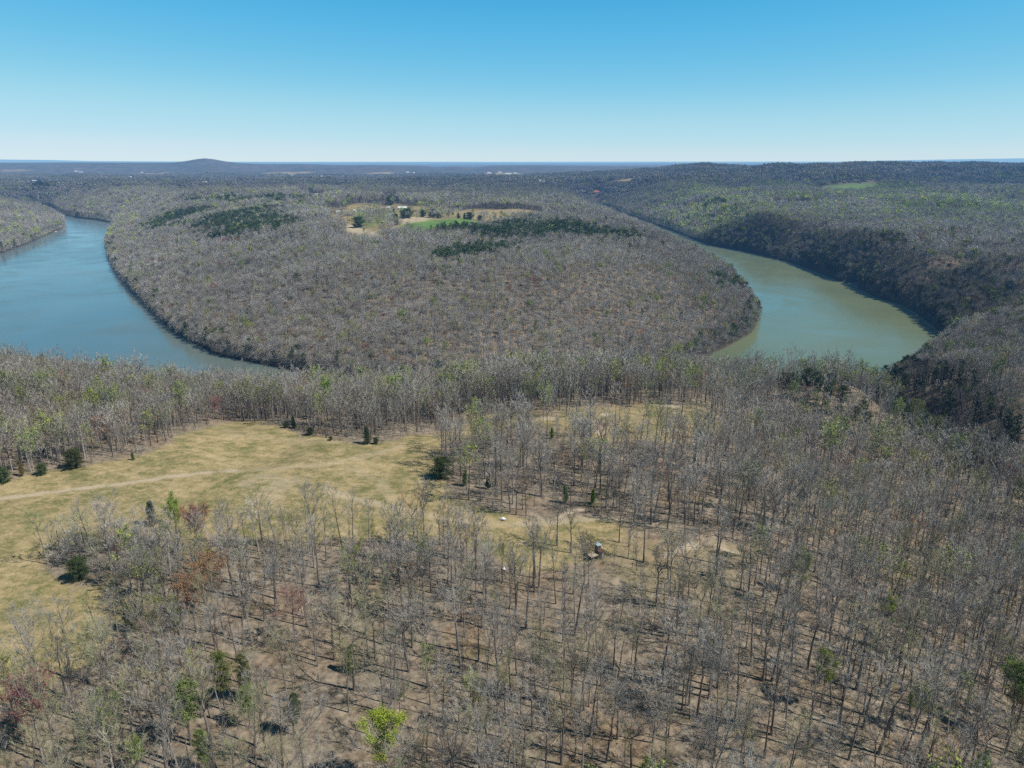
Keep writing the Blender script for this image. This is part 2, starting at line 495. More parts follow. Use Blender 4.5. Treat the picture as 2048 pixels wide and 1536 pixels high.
# ------------------------------------------------------------------ mesh helpers
class MB:
    def __init__(self):
        self.v, self.f, self.mi = [], [], []

    def tube(self, pts, rad, sides=5, mi=0):
        pts = np.asarray(pts, float); n0 = len(self.v)
        for i, p in enumerate(pts):
            d = pts[min(i + 1, len(pts) - 1)] - pts[max(i - 1, 0)]
            d /= np.linalg.norm(d) + 1e-9
            u = np.cross(d, (0.31, 0.95, 0.05)); u /= np.linalg.norm(u) + 1e-9
            w = np.cross(d, u)
            for k in range(sides):
                a = 2 * math.pi * k / sides
                self.v.append(tuple(p + (u * math.cos(a) + w * math.sin(a)) * rad[i]))
        for i in range(len(pts) - 1):
            for k in range(sides):
                a, b = n0 + i * sides + k, n0 + i * sides + (k + 1) % sides
                self.f.append((a, b, b + sides, a + sides)); self.mi.append(mi)

    def blade(self, p, q, w, mi=0):
        p, q = np.asarray(p, float), np.asarray(q, float)
        d = q - p
        s = np.cross(d, (random.gauss(0, 1), random.gauss(0, 1), random.gauss(0, 1)))
        s *= w * .5 / (np.linalg.norm(s) + 1e-9)
        n = len(self.v)
        self.v += [tuple(p - s), tuple(p + s), tuple(q)]
        self.f.append((n, n + 1, n + 2)); self.mi.append(mi)

    def leaf(self, c, size, mi=0, flat=0.0):
        c = np.asarray(c, float)
        a = np.array([random.gauss(0, 1), random.gauss(0, 1), random.gauss(0, 1 - flat)]); a /= np.linalg.norm(a) + 1e-9
        b = np.cross(a, (random.gauss(0, 1), random.gauss(0, 1), random.gauss(0, 1))); b /= np.linalg.norm(b) + 1e-9
        n = len(self.v)
        self.v += [tuple(c - a * size * .5 - b * size * .3), tuple(c + a * size * .5 - b * size * .3), tuple(c + b * size * .6)]
        self.f.append((n, n + 1, n + 2)); self.mi.append(mi)

    def box(self, x0, x1, y0, y1, z0, z1, mi=0):
        n = len(self.v)
        self.v += [(x, y, z) for z in (z0, z1) for y in (y0, y1) for x in (x0, x1)]
        for q in ((0, 2, 3, 1), (4, 5, 7, 6), (0, 1, 5, 4), (1, 3, 7, 5), (3, 2, 6, 7), (2, 0, 4, 6)):
            self.f.append(tuple(n + i for i in q)); self.mi.append(mi)

    def poly(self, pts, faces, mi=0):
        n = len(self.v); self.v += [tuple(p) for p in pts]
        for q in faces:
            self.f.append(tuple(n + i for i in q)); self.mi.append(mi)

    def mesh(self, name, *mats, smooth=False):
        me = bpy.data.meshes.new(name)
        me.from_pydata(self.v, [], self.f)
        for m in mats: me.materials.append(m)
        if len(mats) > 1:
            me.polygons.foreach_set('material_index', np.array(self.mi, np.int32))
        if smooth: me.polygons.foreach_set('use_smooth', np.ones(len(self.f), bool))
        me.update()
        return me


def rv(a, b):
    return random.uniform(a, b)


def unit(az, el):
    return np.array([math.cos(az) * math.cos(el), math.sin(az) * math.cos(el), math.sin(el)])


# ------------------------------------------------------------------ trees
def branch_path(p, az, el, ln, n=4, up=.25):
    pts = [np.array(p, float)]
    for i in range(n):
        el = min(1.45, el + up * rv(.2, 1.0)); az += rv(-.28, .28)
        pts.append(pts[-1] + unit(az, el) * ln / n)
    return pts


def along(pts, t):
    t = min(max(t, 0), .999) * (len(pts) - 1); i = int(t)
    return pts[i] + (pts[i + 1] - pts[i]) * (t - i), pts[i + 1] - pts[i]


def bare_tree(seed, H=22.0, spread=4.4, clear=.45, lod=0, lean=.03, forks=1, leafy=0.0, twig_w=None):
    """grows a leafless hardwood; returns trunk, crown and foliage builders (one shared builder at the coarser levels)"""
    st = random.getstate(); random.seed(seed)
    T = MB(); C = T if lod else MB(); Fo = T if lod else MB()
    bi, ci, fi = (0, 1, 2) if lod else (0, 0, 0)
    base_r = .0115 * H * rv(.85, 1.2)
    sides = (7, 4, 3)[lod]
    nseg = (10, 6, 4)[lod]
    la = rv(0, 6.28)
    pts = [np.array([0, 0, -.5])]
    topz = H * (.90 if forks < 2 else .58)
    for i in range(1, nseg + 1):
        z = topz * i / nseg
        pts.append(np.array([math.cos(la) * lean * z + rv(-.02, .02) * H * .3 * i / nseg, math.sin(la) * lean * z + rv(-.02, .02) * H * .3 * i / nseg, z]))
    rad = [base_r * (1.25 if i == 0 else 1.0) * max(.12, 1 - (i / nseg) * (.88 if forks < 2 else .5)) for i in range(nseg + 1)]
    T.tube(pts, rad, sides, bi)
    leaders = [(pts, clear)]
    if forks >= 2:
        leaders = [(pts, .70)]
        for k in range(forks):
            az = la + 6.28 * k / forks + rv(-.4, .4)
            lp = branch_path(pts[-1], az, rv(.75, 1.1), H * rv(.34, .42), 5, .16)
            T.tube(lp, [rad[-1] * f for f in (.8, .65, .5, .36, .22, .1)], (5, 3, 3)[lod], bi)
            leaders.append((lp, .12))
    W = twig_w or (.05, .10, .27)[lod]
    nprim = (13, 10, 8)[lod] if forks < 2 else (6, 5, 4)[lod]
    for pts_, t0 in leaders:
        for k in range(nprim):
            t = t0 + (1 - t0) * (k + rv(.1, .9)) / nprim
            p, d = along(pts_, t)
            q = (t - t0) / (1 - t0)
            ln = spread * (1.35 - .75 * q) * rv(.75, 1.25) * (1 if forks < 2 else .8)
            az = k * 2.4 + rv(-.5, .5); el = rv(.45, .95) + .3 * q
            bp = branch_path(p, az, el, ln, 4, .16)
            br = base_r * (.30 - .17 * q) * rv(.7, 1.1)
            if lod < 2:
                T.tube(bp, [br, br * .75, br * .52, br * .32, br * .14], (4, 3)[lod], bi)
            else:
                C.blade(bp[0], bp[-1], br * 3.0, ci)
            ns = (6, 4, 2)[lod]
            for j in range(ns):
                t2 = .25 + .75 * (j + rv(0, .9)) / ns
                p2, d2 = along(bp, t2)
                az2 = az + rv(.3, 1.0) * random.choice((-1, 1)); el2 = rv(.5, 1.25)
                l2 = ln * rv(.34, .55) * (1.15 - .35 * t2)
                sp = branch_path(p2, az2, el2, l2, 2, .2)
                if lod == 0:
                    C.tube(sp, [br * .34, br * .22, br * .08], 3, ci)
                else:
                    C.blade(sp[0], sp[-1], W * 1.1, ci)
                for h in range((8, 5, 6)[lod]):
                    p3, _ = along(sp, rv(.15, 1))
                    e = p3 + unit(az2 + rv(-1.1, 1.1), rv(.35, 1.4)) * rv(.7, 1.6) * (1, 1.1, 1.3)[lod]
                    C.blade(p3, e, W * rv(.7, 1.3), ci)
                    if leafy and rv(0, 1) < leafy:
                        for _ in range((15 if leafy > .6 else 7, 3, 2)[lod]):
                            Fo.leaf(p3 + (e - p3) * rv(.2, 1.2) + np.array([rv(-.45, .45), rv(-.45, .45), rv(-.4, .4)]), (.19, .45, .9)[lod] * rv(.6, 1.4), fi)
    random.setstate(st)
    return T, C, Fo


def dome_tree(seed, H=21.0, spread=4.6, lod=1, leafy=0.0, low=.40, lobes=5):
    """a hardwood seen from afar: trunk, limbs and a crown of many upswept twigs gathered in uneven lobes"""
    st = random.getstate(); random.seed(seed)
    T = MB()
    lx, ly = rv(-.05, .05) * H, rv(-.05, .05) * H
    top = .62 * H
    r0 = .0105 * H
    T.tube([(0, 0, -.5), (lx * .3, ly * .3, top * .5), (lx, ly, top)], [r0 * 1.1, r0 * .8, r0 * .4], 3, 0)
    n = (400, 165)[lod - 1]; W = (.105, .23)[lod - 1]; L = (1.6, 2.3)[lod - 1]
    for k in range(lobes):
        az = 6.28 * k / lobes + rv(-.5, .5); d = spread * rv(.25, .62) * (0 if k == 0 else 1)
        c = np.array([lx + d * math.cos(az), ly + d * math.sin(az), H * (rv(low + .12, .70) if k else .74)])
        b0 = np.array([lx * .8, ly * .8, H * rv(low * .8, .58)])
        T.blade(b0, c + np.array([0, 0, H * .08]), r0 * 1.2, 0)
        rr = spread * rv(.48, .72); rz = H * rv(.14, .21)
        for i in range(n // lobes):
            u = unit(rv(0, 6.28), math.asin(rv(-.25, 1)))
            p = c + u * np.array([rr, rr, rz]) * rv(.25, .85)
            e = p + (u * .8 + np.array([0, 0, rv(.1, .9)])) * L * rv(.6, 1.2)
            T.blade(p, e, W * rv(.7, 1.3), 1)
            if leafy and rv(0, 1) < leafy:
                for _ in range((2, 1)[lod - 1]):
                    T.leaf(p + (e - p) * rv(.2, 1.1) + np.array([rv(-.4, .4)] * 3), (.62, 1.15)[lod - 1] * rv(.6, 1.4), 2)
    random.setstate(st)
    return T


def conifer(seed, H, rad, clear=.3, lod=0, shape='pine'):
    st = random.getstate(); random.seed(seed)
    T = MB(); Fo = T if lod else MB()
    fi = 1 if lod else 0
    r0 = .014 * H
    lx, ly = rv(-.03, .03) * H, rv(-.03, .03) * H
    tp = [np.array([lx * (i / 5) ** 2, ly * (i / 5) ** 2, H * .96 * i / 5 - (.4 if i == 0 else 0)]) for i in range(6)]
    T.tube(tp, [r0 * (1 - .16 * i) for i in range(6)], (6, 4, 3)[lod], 0)
    nb = int((46, 22, 12)[lod] * (1 if shape == 'pine' else 1.25))
    for k in range(nb):
        q = (k + rv(0, 1)) / nb
        t = clear + (1 - clear) * q
        p, _ = along(tp, t)
        if shape == 'cone':
            prof = (1 - q) ** .8 * .95 + .07
        elif shape == 'bush':
            prof = math.sqrt(max(0, 1 - (2 * q - .9) ** 2 * .8))
        else:
            prof = math.sin(math.pi * min(1, .16 + q * .80)) ** .7
        ln = rad * prof * rv(.65, 1.2)
        az = k * 2.4 + rv(-.4, .4)
        bp = branch_path(p, az, rv(-.1, .35) + (.5 if shape == 'cone' else .25) * q, ln, 3, .12)
        if lod == 0:
            T.tube(bp, [r0 * .22, r0 * .16, r0 * .1, r0 * .04], 3, 0)
        nt = (9, 4, 3)[lod]
        for j in range(nt):
            c, _ = along(bp, rv(.25, 1.05) if shape == 'pine' else rv(.1, 1.0))
            s = (.30, .62, 1.15)[lod]
            for _ in range((20, 6, 4)[lod]):
                Fo.leaf(c + np.array([rv(-1, 1), rv(-1, 1), rv(-.55, .7)]) * s * (1.9 if lod == 0 else 1.15), s * rv(.4, .9) * (1 if lod == 0 else 1.6), fi, .45 if shape == 'pine' else 0)
    random.setstate(st)
    return T, Fo


# ------------------------------------------------------------------ tags
def tag(o, label=None, cat=None, group=None, kind=None):
    if label: o['label'] = label
    if cat: o['category'] = cat
    if group: o['group'] = group
    if kind: o['kind'] = kind
    return o


def empty(name, loc, rz=0.0, s=1.0):
    o = bpy.data.objects.new(name, None); COL.objects.link(o)
    o.location = loc; o.rotation_euler = (0, 0, rz)
    o.scale = s if isinstance(s, tuple) else (s, s, s); o.empty_display_size = .5
    return o


def child(name, me, parent, **attrs):
    o = bpy.data.objects.new(name, me); COL.objects.link(o); o.parent = parent
    for k, v in attrs.items(): o[k] = [float(c) for c in v]
    return o


# ------------------------------------------------------------------ ground sheet
def build_ground():
    nth = 760
    th = np.linspace(R(-66), R(66), nth)
    rr = [18.0]
    while rr[-1] < 75000:
        r = rr[-1]
        rr.append(r + (max(.8, r * .0042) if r < 5200 else r * .011))
    rr = np.array(rr); nr = len(rr)
    TH, RR = np.meshgrid(th, rr)
    X, Y = RR * np.sin(TH), RR * np.cos(TH)
    Z = height(X, Y)
    g, s, gr, tn = cover(X, Y)
    x, y = X.ravel(), Y.ravel()
    co = np.empty((nr * nth, 3)); co[:, 0] = x; co[:, 1] = y; co[:, 2] = Z.ravel()
    idx = np.arange(nr * nth).reshape(nr, nth)
    q = np.stack([idx[:-1, :-1], idx[:-1, 1:], idx[1:, 1:], idx[1:, :-1]], -1).reshape(-1, 4)
    me = bpy.data.meshes.new("ground")
    me.vertices.add(len(co)); me.vertices.foreach_set('co', co.ravel())
    me.loops.add(q.size); me.loops.foreach_set('vertex_index', q.ravel().astype(np.int32))
    me.polygons.add(len(q)); me.polygons.foreach_set('loop_start', np.arange(0, q.size, 4, dtype=np.int32))
    me.polygons.foreach_set('use_smooth', np.ones(len(q), bool))
    me.update(calc_edges=True)
    ca = me.attributes.new("cover", 'FLOAT_COLOR', 'POINT')
    d = np.ones((len(co), 4)); d[:, 0] = g; d[:, 1] = s; d[:, 2] = gr
    ca.data.foreach_set('color', d.ravel())
    me.attributes.new("tanfield", 'FLOAT', 'POINT').data.foreach_set('value', tn)
    rad = np.hypot(x, y)
    me.attributes.new("faraway", 'FLOAT', 'POINT').data.foreach_set('value', sstep(420, 1500, rad))
    zz = Z.ravel(); sh = np.zeros(len(x))
    m = (rad > 250) & (rad < 2500)
    sh[m] = sstep(ZW + 4.0, ZW + 1.2, zz[m])
    me.attributes.new("shore", 'FLOAT', 'POINT').data.foreach_set('value', sh)
    me.materials.append(mat_ground())
    o = bpy.data.objects.new("ground", me); COL.objects.link(o)
    tag(o, "rolling wooded ground with dry pasture and leaf litter", None, None, "structure")
    return o


build_ground()

mb = MB()
b0 = [(-2600, 300), (1500, 300), (1500, 4300), (-2600, 4300)]
mb.poly([(a, b, ZW) for a, b in b0], [(0, 1, 2, 3)])
river = bpy.data.objects.new("river_water", mb.mesh("river_water", mat_water())); COL.objects.link(river)
tag(river, "calm green river bending around the wooded peninsula", None, None, "structure")

# ------------------------------------------------------------------ tints
GREY = [(.37, .345, .31), (.40, .365, .325), (.32, .30, .27), (.45, .42, .38), (.36, .325, .285), (.39, .37, .345)]
OLIVE = [(.37, .345, .21), (.40, .355, .22), (.33, .325, .19)]
PALEG = [(.29, .36, .10), (.34, .39, .09), (.26, .33, .11)]
RUST = [(.30, .155, .105), (.27, .17, .12), (.33, .19, .10)]
DARKG = [(.065, .105, .045), (.08, .12, .05), (.055, .09, .045)]
BARKC = [(.21, .185, .165), (.25, .225, .205), (.15, .13, .115), (.34, .315, .29), (.18, .155, .135)]

# prototype meshes ------------------------------------------------
random.seed(11)
BARE_SPECS = [dict(H=18, spread=6.2, clear=.30, forks=3), dict(H=20, spread=6.0, clear=.34, forks=2), dict(H=23, spread=4.3, clear=.48, forks=1), dict(H=21, spread=5.0, clear=.42, forks=1), dict(H=24, spread=4.4, clear=.52, forks=2), dict(H=20, spread=5.4, clear=.40, forks=2),
              dict(H=22, spread=3.6, clear=.5, forks=1, lean=.07), dict(H=18, spread=3.8, clear=.42, forks=1), dict(H=23, spread=5.2, clear=.42, forks=3), dict(H=25, spread=3.9, clear=.55, forks=1, lean=.05)]
NEAR = []
for i, sp in enumerate(BARE_SPECS):
    T, C, _ = bare_tree(100 + i, lod=0, **sp)
    NEAR.append((T.mesh("bare_trunk", BARK), C.mesh("bare_crown", TWIG), sp['H']))

PROTO = bpy.data.collections.new("woodland_sources")     # not linked to the scene: only the woodland's instances show
PROTO_N = {}


def proto(kind, me):
    k = len(PROTO.objects)
    o = bpy.data.objects.new("w%03d_%s" % (k, kind), me); PROTO.objects.link(o)
    PROTO_N.setdefault(kind, []).append(k)


for i, sp in enumerate(BARE_SPECS):
    T, C, _ = bare_tree(100 + i, lod=0, **sp)
    m = MB()
    m.v = T.v + C.v; n = len(T.v); m.f = T.f + [tuple(a + n for a in f) for f in C.f]; m.mi = [0] * len(T.f) + [1] * len(C.f)
    proto("near", m.mesh("w", BARK, TWIG))
for i in range(4):
    T, C, _ = bare_tree(300 + i, H=11, spread=1.6, clear=.35, lod=1, lean=.06, twig_w=.05)
    proto("sapling", T.mesh("w", BARK, TWIG, LEAF))
for i, sp in enumerate(BARE_SPECS):
    proto("mid", bare_tree(400 + i, lod=1, **sp)[0].mesh("w", BARK, TWIG, LEAF))
for i in range(4):
    proto("midleaf", bare_tree(500 + i, lod=1, leafy=.5, **BARE_SPECS[i])[0].mesh("w", BARK, TWIG, LEAF))
for i in range(8):
    proto("dome1", dome_tree(600 + i, 19 + i % 4, 3.9 + .25 * (i % 5), 1, lobes=4 + i % 3).mesh("w", BARK, TWIG, LEAF))
    proto("dome2", dome_tree(640 + i, 19 + i % 4, 4.1 + .25 * (i % 5), 2, lobes=4 + i % 3).mesh("w", BARK, TWIG, LEAF))
for i in range(4):
    proto("dome1leaf", dome_tree(680 + i, 19, 4.4, 1, .55).mesh("w", BARK, TWIG, LEAF))
    proto("dome2leaf", dome_tree(700 + i, 19, 4.5, 2, .75).mesh("w", BARK, TWIG, LEAF))
    proto("bushy", dome_tree(720 + i, 13, 3.8, 1, low=.06, lobes=6).mesh("w", BARK, TWIG, LEAF))
    proto("bushy2", dome_tree(730 + i, 13, 4.2, 2, low=.06, lobes=6).mesh("w", BARK, TWIG, LEAF))
for i in range(3):
    proto("midpine", conifer(800 + i, 17, 3.2, .35, 1, 'pine')[0].mesh("w", BARK, LEAF))
for i in range(3):
    proto("farpine", conifer(850 + i, 18, 3.0, .3, 2, 'pine')[0].mesh("w", BARK, LEAF))
for i in range(5):       # groups of crowns for the woods kilometres away
    random.seed(900 + i)
    m = MB()
    for k in range(9):
        a, d = rv(0, 6.28), 14 * math.sqrt(rv(0, 1))
        cx, cy, hh, rr_ = d * math.cos(a), d * math.sin(a), rv(14, 21), rv(3.2, 5)
        m.blade((cx, cy, 0), (cx, cy, hh), .7, 0)
        for j in range(34):
            u = unit(rv(0, 6.28), rv(-.25, 1.5)) * rv(.55, 1.0)
            m.leaf((cx + u[0] * rr_, cy + u[1] * rr_, hh - 5 + u[2] * 6), rv(1.8, 3.6), 1, 0)
    proto("clump", m.mesh("w", BARK, TWIG))

# ------------------------------------------------------------------ single trees read off the photograph
NEARLEAF = {}


def leaf_tree(key, **kw):
    if key not in NEARLEAF:
        T, C, Fo = bare_tree(lod=0, **kw)
        NEARLEAF[key] = (T.mesh("leafing_trunk", BARK), C.mesh("leafing_crown", TWIG), Fo.mesh("leafing_foliage", LEAF), kw['H'])
    return NEARLEAF[key]


def con_tree(key, **kw):
    if key not in NEARLEAF:
        T, Fo = conifer(lod=0, **kw)
        NEARLEAF[key] = (T.mesh("conifer_trunk", BARK), None, Fo.mesh("conifer_foliage", LEAF), kw['H'])
    return NEARLEAF[key]


LF = [lambda: leaf_tree('l0', seed=31, H=20, spread=4.4, clear=.36, forks=2, leafy=.95), lambda: leaf_tree('l1', seed=32, H=18, spread=3.8, clear=.38, forks=1, leafy=.9),
      lambda: leaf_tree('l2', seed=33, H=14, spread=3.4, clear=.3, forks=3, leafy=.85)]
MP = [lambda: leaf_tree('m0', seed=36, H=15, spread=4.2, clear=.32, forks=3, leafy=.58), lambda: leaf_tree('m1', seed=37, H=17, spread=4.4, clear=.36, forks=1, leafy=.5)]
LT = [lambda: leaf_tree('t0', seed=41, H=21, spread=3.9, clear=.4, forks=1, leafy=.35), lambda: leaf_tree('t1', seed=42, H=20, spread=4.0, clear=.4, forks=2, leafy=.4)]
CN = {'pine': lambda: con_tree('p0', seed=51, H=17, rad=3.0, clear=.42, shape='pine'), 'pine2': lambda: con_tree('p1', seed=52, H=15, rad=2.4, clear=.3, shape='pine'),
      'cedar': lambda: con_tree('c0', seed=53, H=9, rad=2.4, clear=.04, shape='cone'), 'bush': lambda: con_tree('b0', seed=54, H=6, rad=3.2, clear=.05, shape='bush'),
      'young': lambda: con_tree('y0', seed=55, H=9, rad=1.5, clear=.12, shape='cone')}

TAKEN = []       # (x, y, clear radius)


def plant(name, cat, protoT, px, py, hpx, label, leaf, tint=None, bark=(.17, .15, .135), group=None, wide=1.0, keep=3.0):
    """px,py: foot of the tree in the photo; hpx: its height there"""
    x, y, z = hit(px, py)
    if tint is None: tint = tuple(.5 * a + .17 for a in leaf)
    tr, cr, fo, H0 = protoT
    df = y * CP - (z - CAMZ) * SP
    h = hpx * df / F / max(.55, CP + 0 * df)
    s = h / H0
    e = empty(name, (x, y, z - .05), rv(0, 6.28), (s * wide, s * wide, s))
    tag(e, label, cat, group)
    child("trunk", tr, e, bark=bark, tint=tint, leaf=leaf)
    if cr: child("crown", cr, e, bark=bark, tint=tint, leaf=leaf)
    if fo: child("foliage", fo, e, bark=bark, tint=tint, leaf=leaf)
    TAKEN.append((x, y, keep))
    return e


LIME, SPRING, OLV = (.34, .42, .05), (.25, .36, .075), (.25, .27, .08)
RED, PINK, ORNG = (.29, .15, .11), (.31, .125, .125), (.33, .19, .105)
CED, CEDL, PINE_ = (.065, .095, .042), (.09, .13, .05), (.19, .25, .085)
LANDMARKS = []


def lm(short, px, py):
    LANDMARKS.append((short, px, py))


def T_(name, cat, pr, px, py, hpx, label, leaf, short=None, **kw):
    plant(name, cat, pr, px, py, hpx, label, leaf, **kw)
    if short: lm(short, px, py)


T_("budding_tree", "tree", LF[0](), 775, 1580, 165, "brightest lime green leafing tree, standing at the bottom edge", LIME, "lime tree at the bottom edge", wide=1.3)
T_("redbud_tree", "tree", MP[0](), 82, 1500, 150, "crimson budding tree by the lower left edge below the pasture", PINK, "crimson tree at lower left", wide=1.2)
T_("budding_tree", "tree", LT[1](), 228, 1520, 150, "pale spring green tree right of the crimson tree at lower left", SPRING, "pale green tree right of the crimson tree")
T_("budding_tree", "tree", LF[1](), 283, 1555, 90, "small fresh green tree at the bottom edge, lower left wood", SPRING, "small green tree on the bottom edge")
T_("pine_tree", "tree", CN['pine'](), 382, 1490, 150, "largest green pine of the lower left wood, full rounded crown", PINE_, "largest pine at lower left", wide=1.25)
T_("pine_tree", "tree", CN['pine2'](), 414, 1545, 105, "lower green pine just right of the largest pine, lower left wood", PINE_, "pine beside the largest pine")
T_("pine_tree", "tree", CN['pine'](), 500, 1455, 95, "middle sized green pine between the largest pine and the greyish pine", PINE_, "middle sized pine at lower left", wide=1.2)
T_("pine_tree", "tree", CN['pine2'](), 588, 1470, 95, "greyish green pine, rightmost of the lower left pines", (.085, .105, .06), "greyish pine at lower left", wide=1.15)
T_("pine_tree", "tree", CN['pine'](), 450, 1420, 130, "tall flat topped olive pine above the middle sized pine", (.14, .165, .05), "flat topped olive pine", wide=1.15)
T_("pine_tree", "tree", CN['pine2'](), 497, 1400, 110, "olive pine right beside the flat topped pine in the lower left wood", (.15, .165, .06), wide=1.1)
T_("budding_tree", "tree", LT[0](), 362, 1330, 150, "olive leafing tree between the pasture and the lower left pines", OLV, "olive tree below the pasture")
T_("budding_tree", "tree", LT[1](), 320, 1318, 130, "olive leafing tree nearest the lower end of the pasture", OLV)
T_("maple_tree", "tree", MP[1](), 590, 1285, 115, "wide rust red maple in the middle of the lower left wood", RED, "rust red maple", wide=1.35)
T_("maple_tree", "tree", MP[0](), 430, 1235, 120, "orange budding tree, upper of two in the front wood", ORNG, "upper orange tree", wide=1.2)
T_("maple_tree", "tree", MP[0](), 392, 1262, 110, "orange budding tree, lower of two in the front wood", ORNG, "lower orange tree", wide=1.2)
T_("maple_tree", "tree", MP[0](), 400, 1115, 100, "dull red budding tree below the fresh green tree beside the pasture", (.30, .13, .085), wide=1.1)
T_("budding_tree", "tree", LF[1](), 358, 1095, 105, "fresh green tree at the tip of the front wood beside the pasture", (.26, .35, .075), "fresh green tree beside the pasture")
T_("budding_tree", "tree", LT[0](), 395, 1180, 125, "yellowish leafing tree behind the orange trees of the front wood", (.30, .27, .09), "yellowish tree behind the orange trees", wide=1.2)
T_("budding_tree", "tree", LT[1](), 300, 1200, 110, "thin pale green tree left of the orange trees in the front wood", SPRING)
T_("budding_tree", "tree", LT[1](), 700, 1195, 110, "olive green leafing tree in the middle of the front wood", (.27, .31, .07), "olive green tree in mid wood", wide=1.2)
T_("budding_tree", "tree", LT[0](), 748, 1110, 75, "small green budding tree at the front wood's upper edge", (.24, .31, .08))
T_("budding_tree", "tree", CN['young'](), 702, 1345, 62, "slim green young tree among bare trunks left of centre below", (.17, .24, .05), "slim green young tree")
T_("cedar_tree", "tree", CN['bush'](), 158, 1160, 45, "dark green cedar at the front wood's left tip on the pasture", CED, "dark cedar at the wood's left tip")
T_("cedar_tree", "tree", CN['cedar'](), 264, 1262, 62, "dark cedar at the lower corner of the pasture", CED, "dark cedar at the pasture corner")
T_("cedar_tree", "tree", CN['cedar'](), 305, 1050, 50, "dark cedar standing at the rear edge of the front wood", CED)
T_("cedar_tree", "tree", CN['cedar'](), 735, 888, 36, "tall dark cedar alone on the pasture's far edge", CED, "tall dark cedar on the far pasture edge")
T_("cedar_tree", "tree", CN['bush'](), 752, 888, 13, "low dark cedar shrub touching the tall dark cedar's right side", CED)
T_("cedar_tree", "tree", CN['cedar'](), 588, 856, 23, "larger dark cedar near the top corner of the pasture", CED)
T_("cedar_tree", "tree", CN['bush'](), 572, 856, 13, "low dark cedar left of the larger cedar at the pasture's top corner", CED)
T_("cedar_tree", "tree", CN['bush'](), 620, 870, 15, "dark cedar midway between top corner and tall cedar on pasture edge", CED)
T_("cedar_tree", "tree", CN['bush'](), 662, 881, 8, "smallest dark cedar shrub left of the tall cedar on the pasture edge", CED)
T_("cedar_tree", "tree", CN['cedar'](), 266, 920, 16, "small lone cedar at the left wood's edge above the track", CEDL, "small cedar above the track")
T_("cedar_tree", "tree", CN['bush'](), 150, 937, 38, "olive green cedar on the left wood's edge", (.07, .085, .035), "olive cedar on the left wood's edge")
T_("cedar_tree", "tree", CN['bush'](), 85, 950, 23, "wide dark cedar shrub on the left wood's edge", CEDL)
T_("cedar_tree", "tree", CN['bush'](), 8, 965, 30, "green cedar cut off by the photo's left edge", CEDL)
T_("budding_tree", "tree", CN['young'](), 45, 952, 32, "brownish leafing bush between two cedars on the left wood's edge", (.20, .16, .07))
T_("cedar_tree", "tree", CN['bush'](), 884, 957, 41, "broad green cedar at the pasture's right end, casting a dark shadow", (.065, .10, .03), "broad green cedar at the pasture's right end", wide=1.05)
T_("cedar_tree", "tree", CN['young'](), 976, 978, 32, "dark young cedar among trunks right of the broad green cedar", CED, "dark young cedar in mid wood")
T_("cedar_tree", "tree", CN['young'](), 930, 972, 34, "light green young cedar between the broad cedar and the dark one", (.13, .20, .045))
T_("pine_tree", "tree", CN['young'](), 1131, 1006, 36, "left one of two bright green young pines above the sandy patch", (.17, .25, .05))
T_("pine_tree", "tree", CN['young'](), 1185, 1008, 32, "right one of two bright green young pines above the sandy patch", (.18, .28, .04), "right young green pine")
T_("pine_tree", "tree", CN['young'](), 1104, 878, 24, "slim bright green young pine near the small grassy glade", (.20, .30, .05))
T_("budding_tree", "tree", LF[1](), 1597, 1190, 95, "light green budding tree right of the yellow track in the right wood", (.28, .35, .09), "light green tree of the right wood")
T_("budding_tree", "tree", LF[1](), 1768, 1270, 88, "yellow green tree crown lit at its right, middle of the right wood", (.30, .38, .05), "yellow green tree of the right wood")
T_("budding_tree", "tree", LF[0](), 1640, 1415, 120, "pale green leafing tree in the lower right wood, trunk hidden", (.24, .30, .08), "pale green tree at lower right")
T_("budding_tree", "tree", LF[1](), 1828, 1470, 110, "yellow green tree left of the green tree on the right edge", (.30, .36, .06), "yellow green tree at lower right", wide=1.1)
T_("budding_tree", "tree", LF[0](), 2012, 1480, 165, "large leafing tree at the lower right edge of the photo", (.17, .23, .06), "leafing tree on the right edge")
T_("budding_tree", "tree", LF[1](), 1290, 1590, 85, "green leafing tree top at the bottom edge right of centre", (.25, .36, .07), "green tree top right of centre below")
T_("budding_tree", "tree", LF[1](), 1950, 1600, 105, "green leafing tree top at the bottom edge near the right corner", (.24, .33, .06), "green tree near the lower right corner")
T_("budding_tree", "tree", LT[1](), 1010, 1430, 130, "faint green leafing tree in the centre of the lower wood", (.26, .28, .14), "faint green tree in the lower wood")
T_("budding_tree", "tree", LT[0](), 1262, 1330, 90, "faint green leafing tree below the shack clearing", (.25, .29, .10), "faint green tree below the shack")
T_("budding_tree", "tree", LT[1](), 800, 1440, 90, "dull green leafing tree above the lime tree", (.20, .24, .08))
T_("budding_tree", "tree", LT[0](), 1480, 1530, 120, "olive leafing tree in the lower right wood, left part", (.26, .25, .08))
T_("budding_tree", "tree", LT[1](), 1295, 870, 60, "pale green leafing tree behind the bare trees right of the glade", (.25, .34, .10))
T_("maple_tree", "tree", MP[0](), 1518, 960, 50, "yellow orange leafing tree on the slope right of the glade", (.36, .26, .08))
T_("maple_tree", "tree", MP[0](), 1300, 935, 40, "small red maple below the glade", (.34, .13, .09))
T_("maple_tree", "tree", MP[0](), 1545, 838, 40, "pink budding maple on the right slope near the water", (.36, .14, .13))
T_("maple_tree", "tree", MP[0](), 1612, 822, 45, "reddish pink maple below the dark pines by the water", (.34, .14, .13))
T_("maple_tree", "tree", MP[0](), 1020, 935, 50, "small rust red maple behind the young cedars", (.32, .14, .10))
T_("maple_tree", "tree", MP[0](), 1680, 965, 55, "red budding tree low on the right slope", (.36, .15, .09))
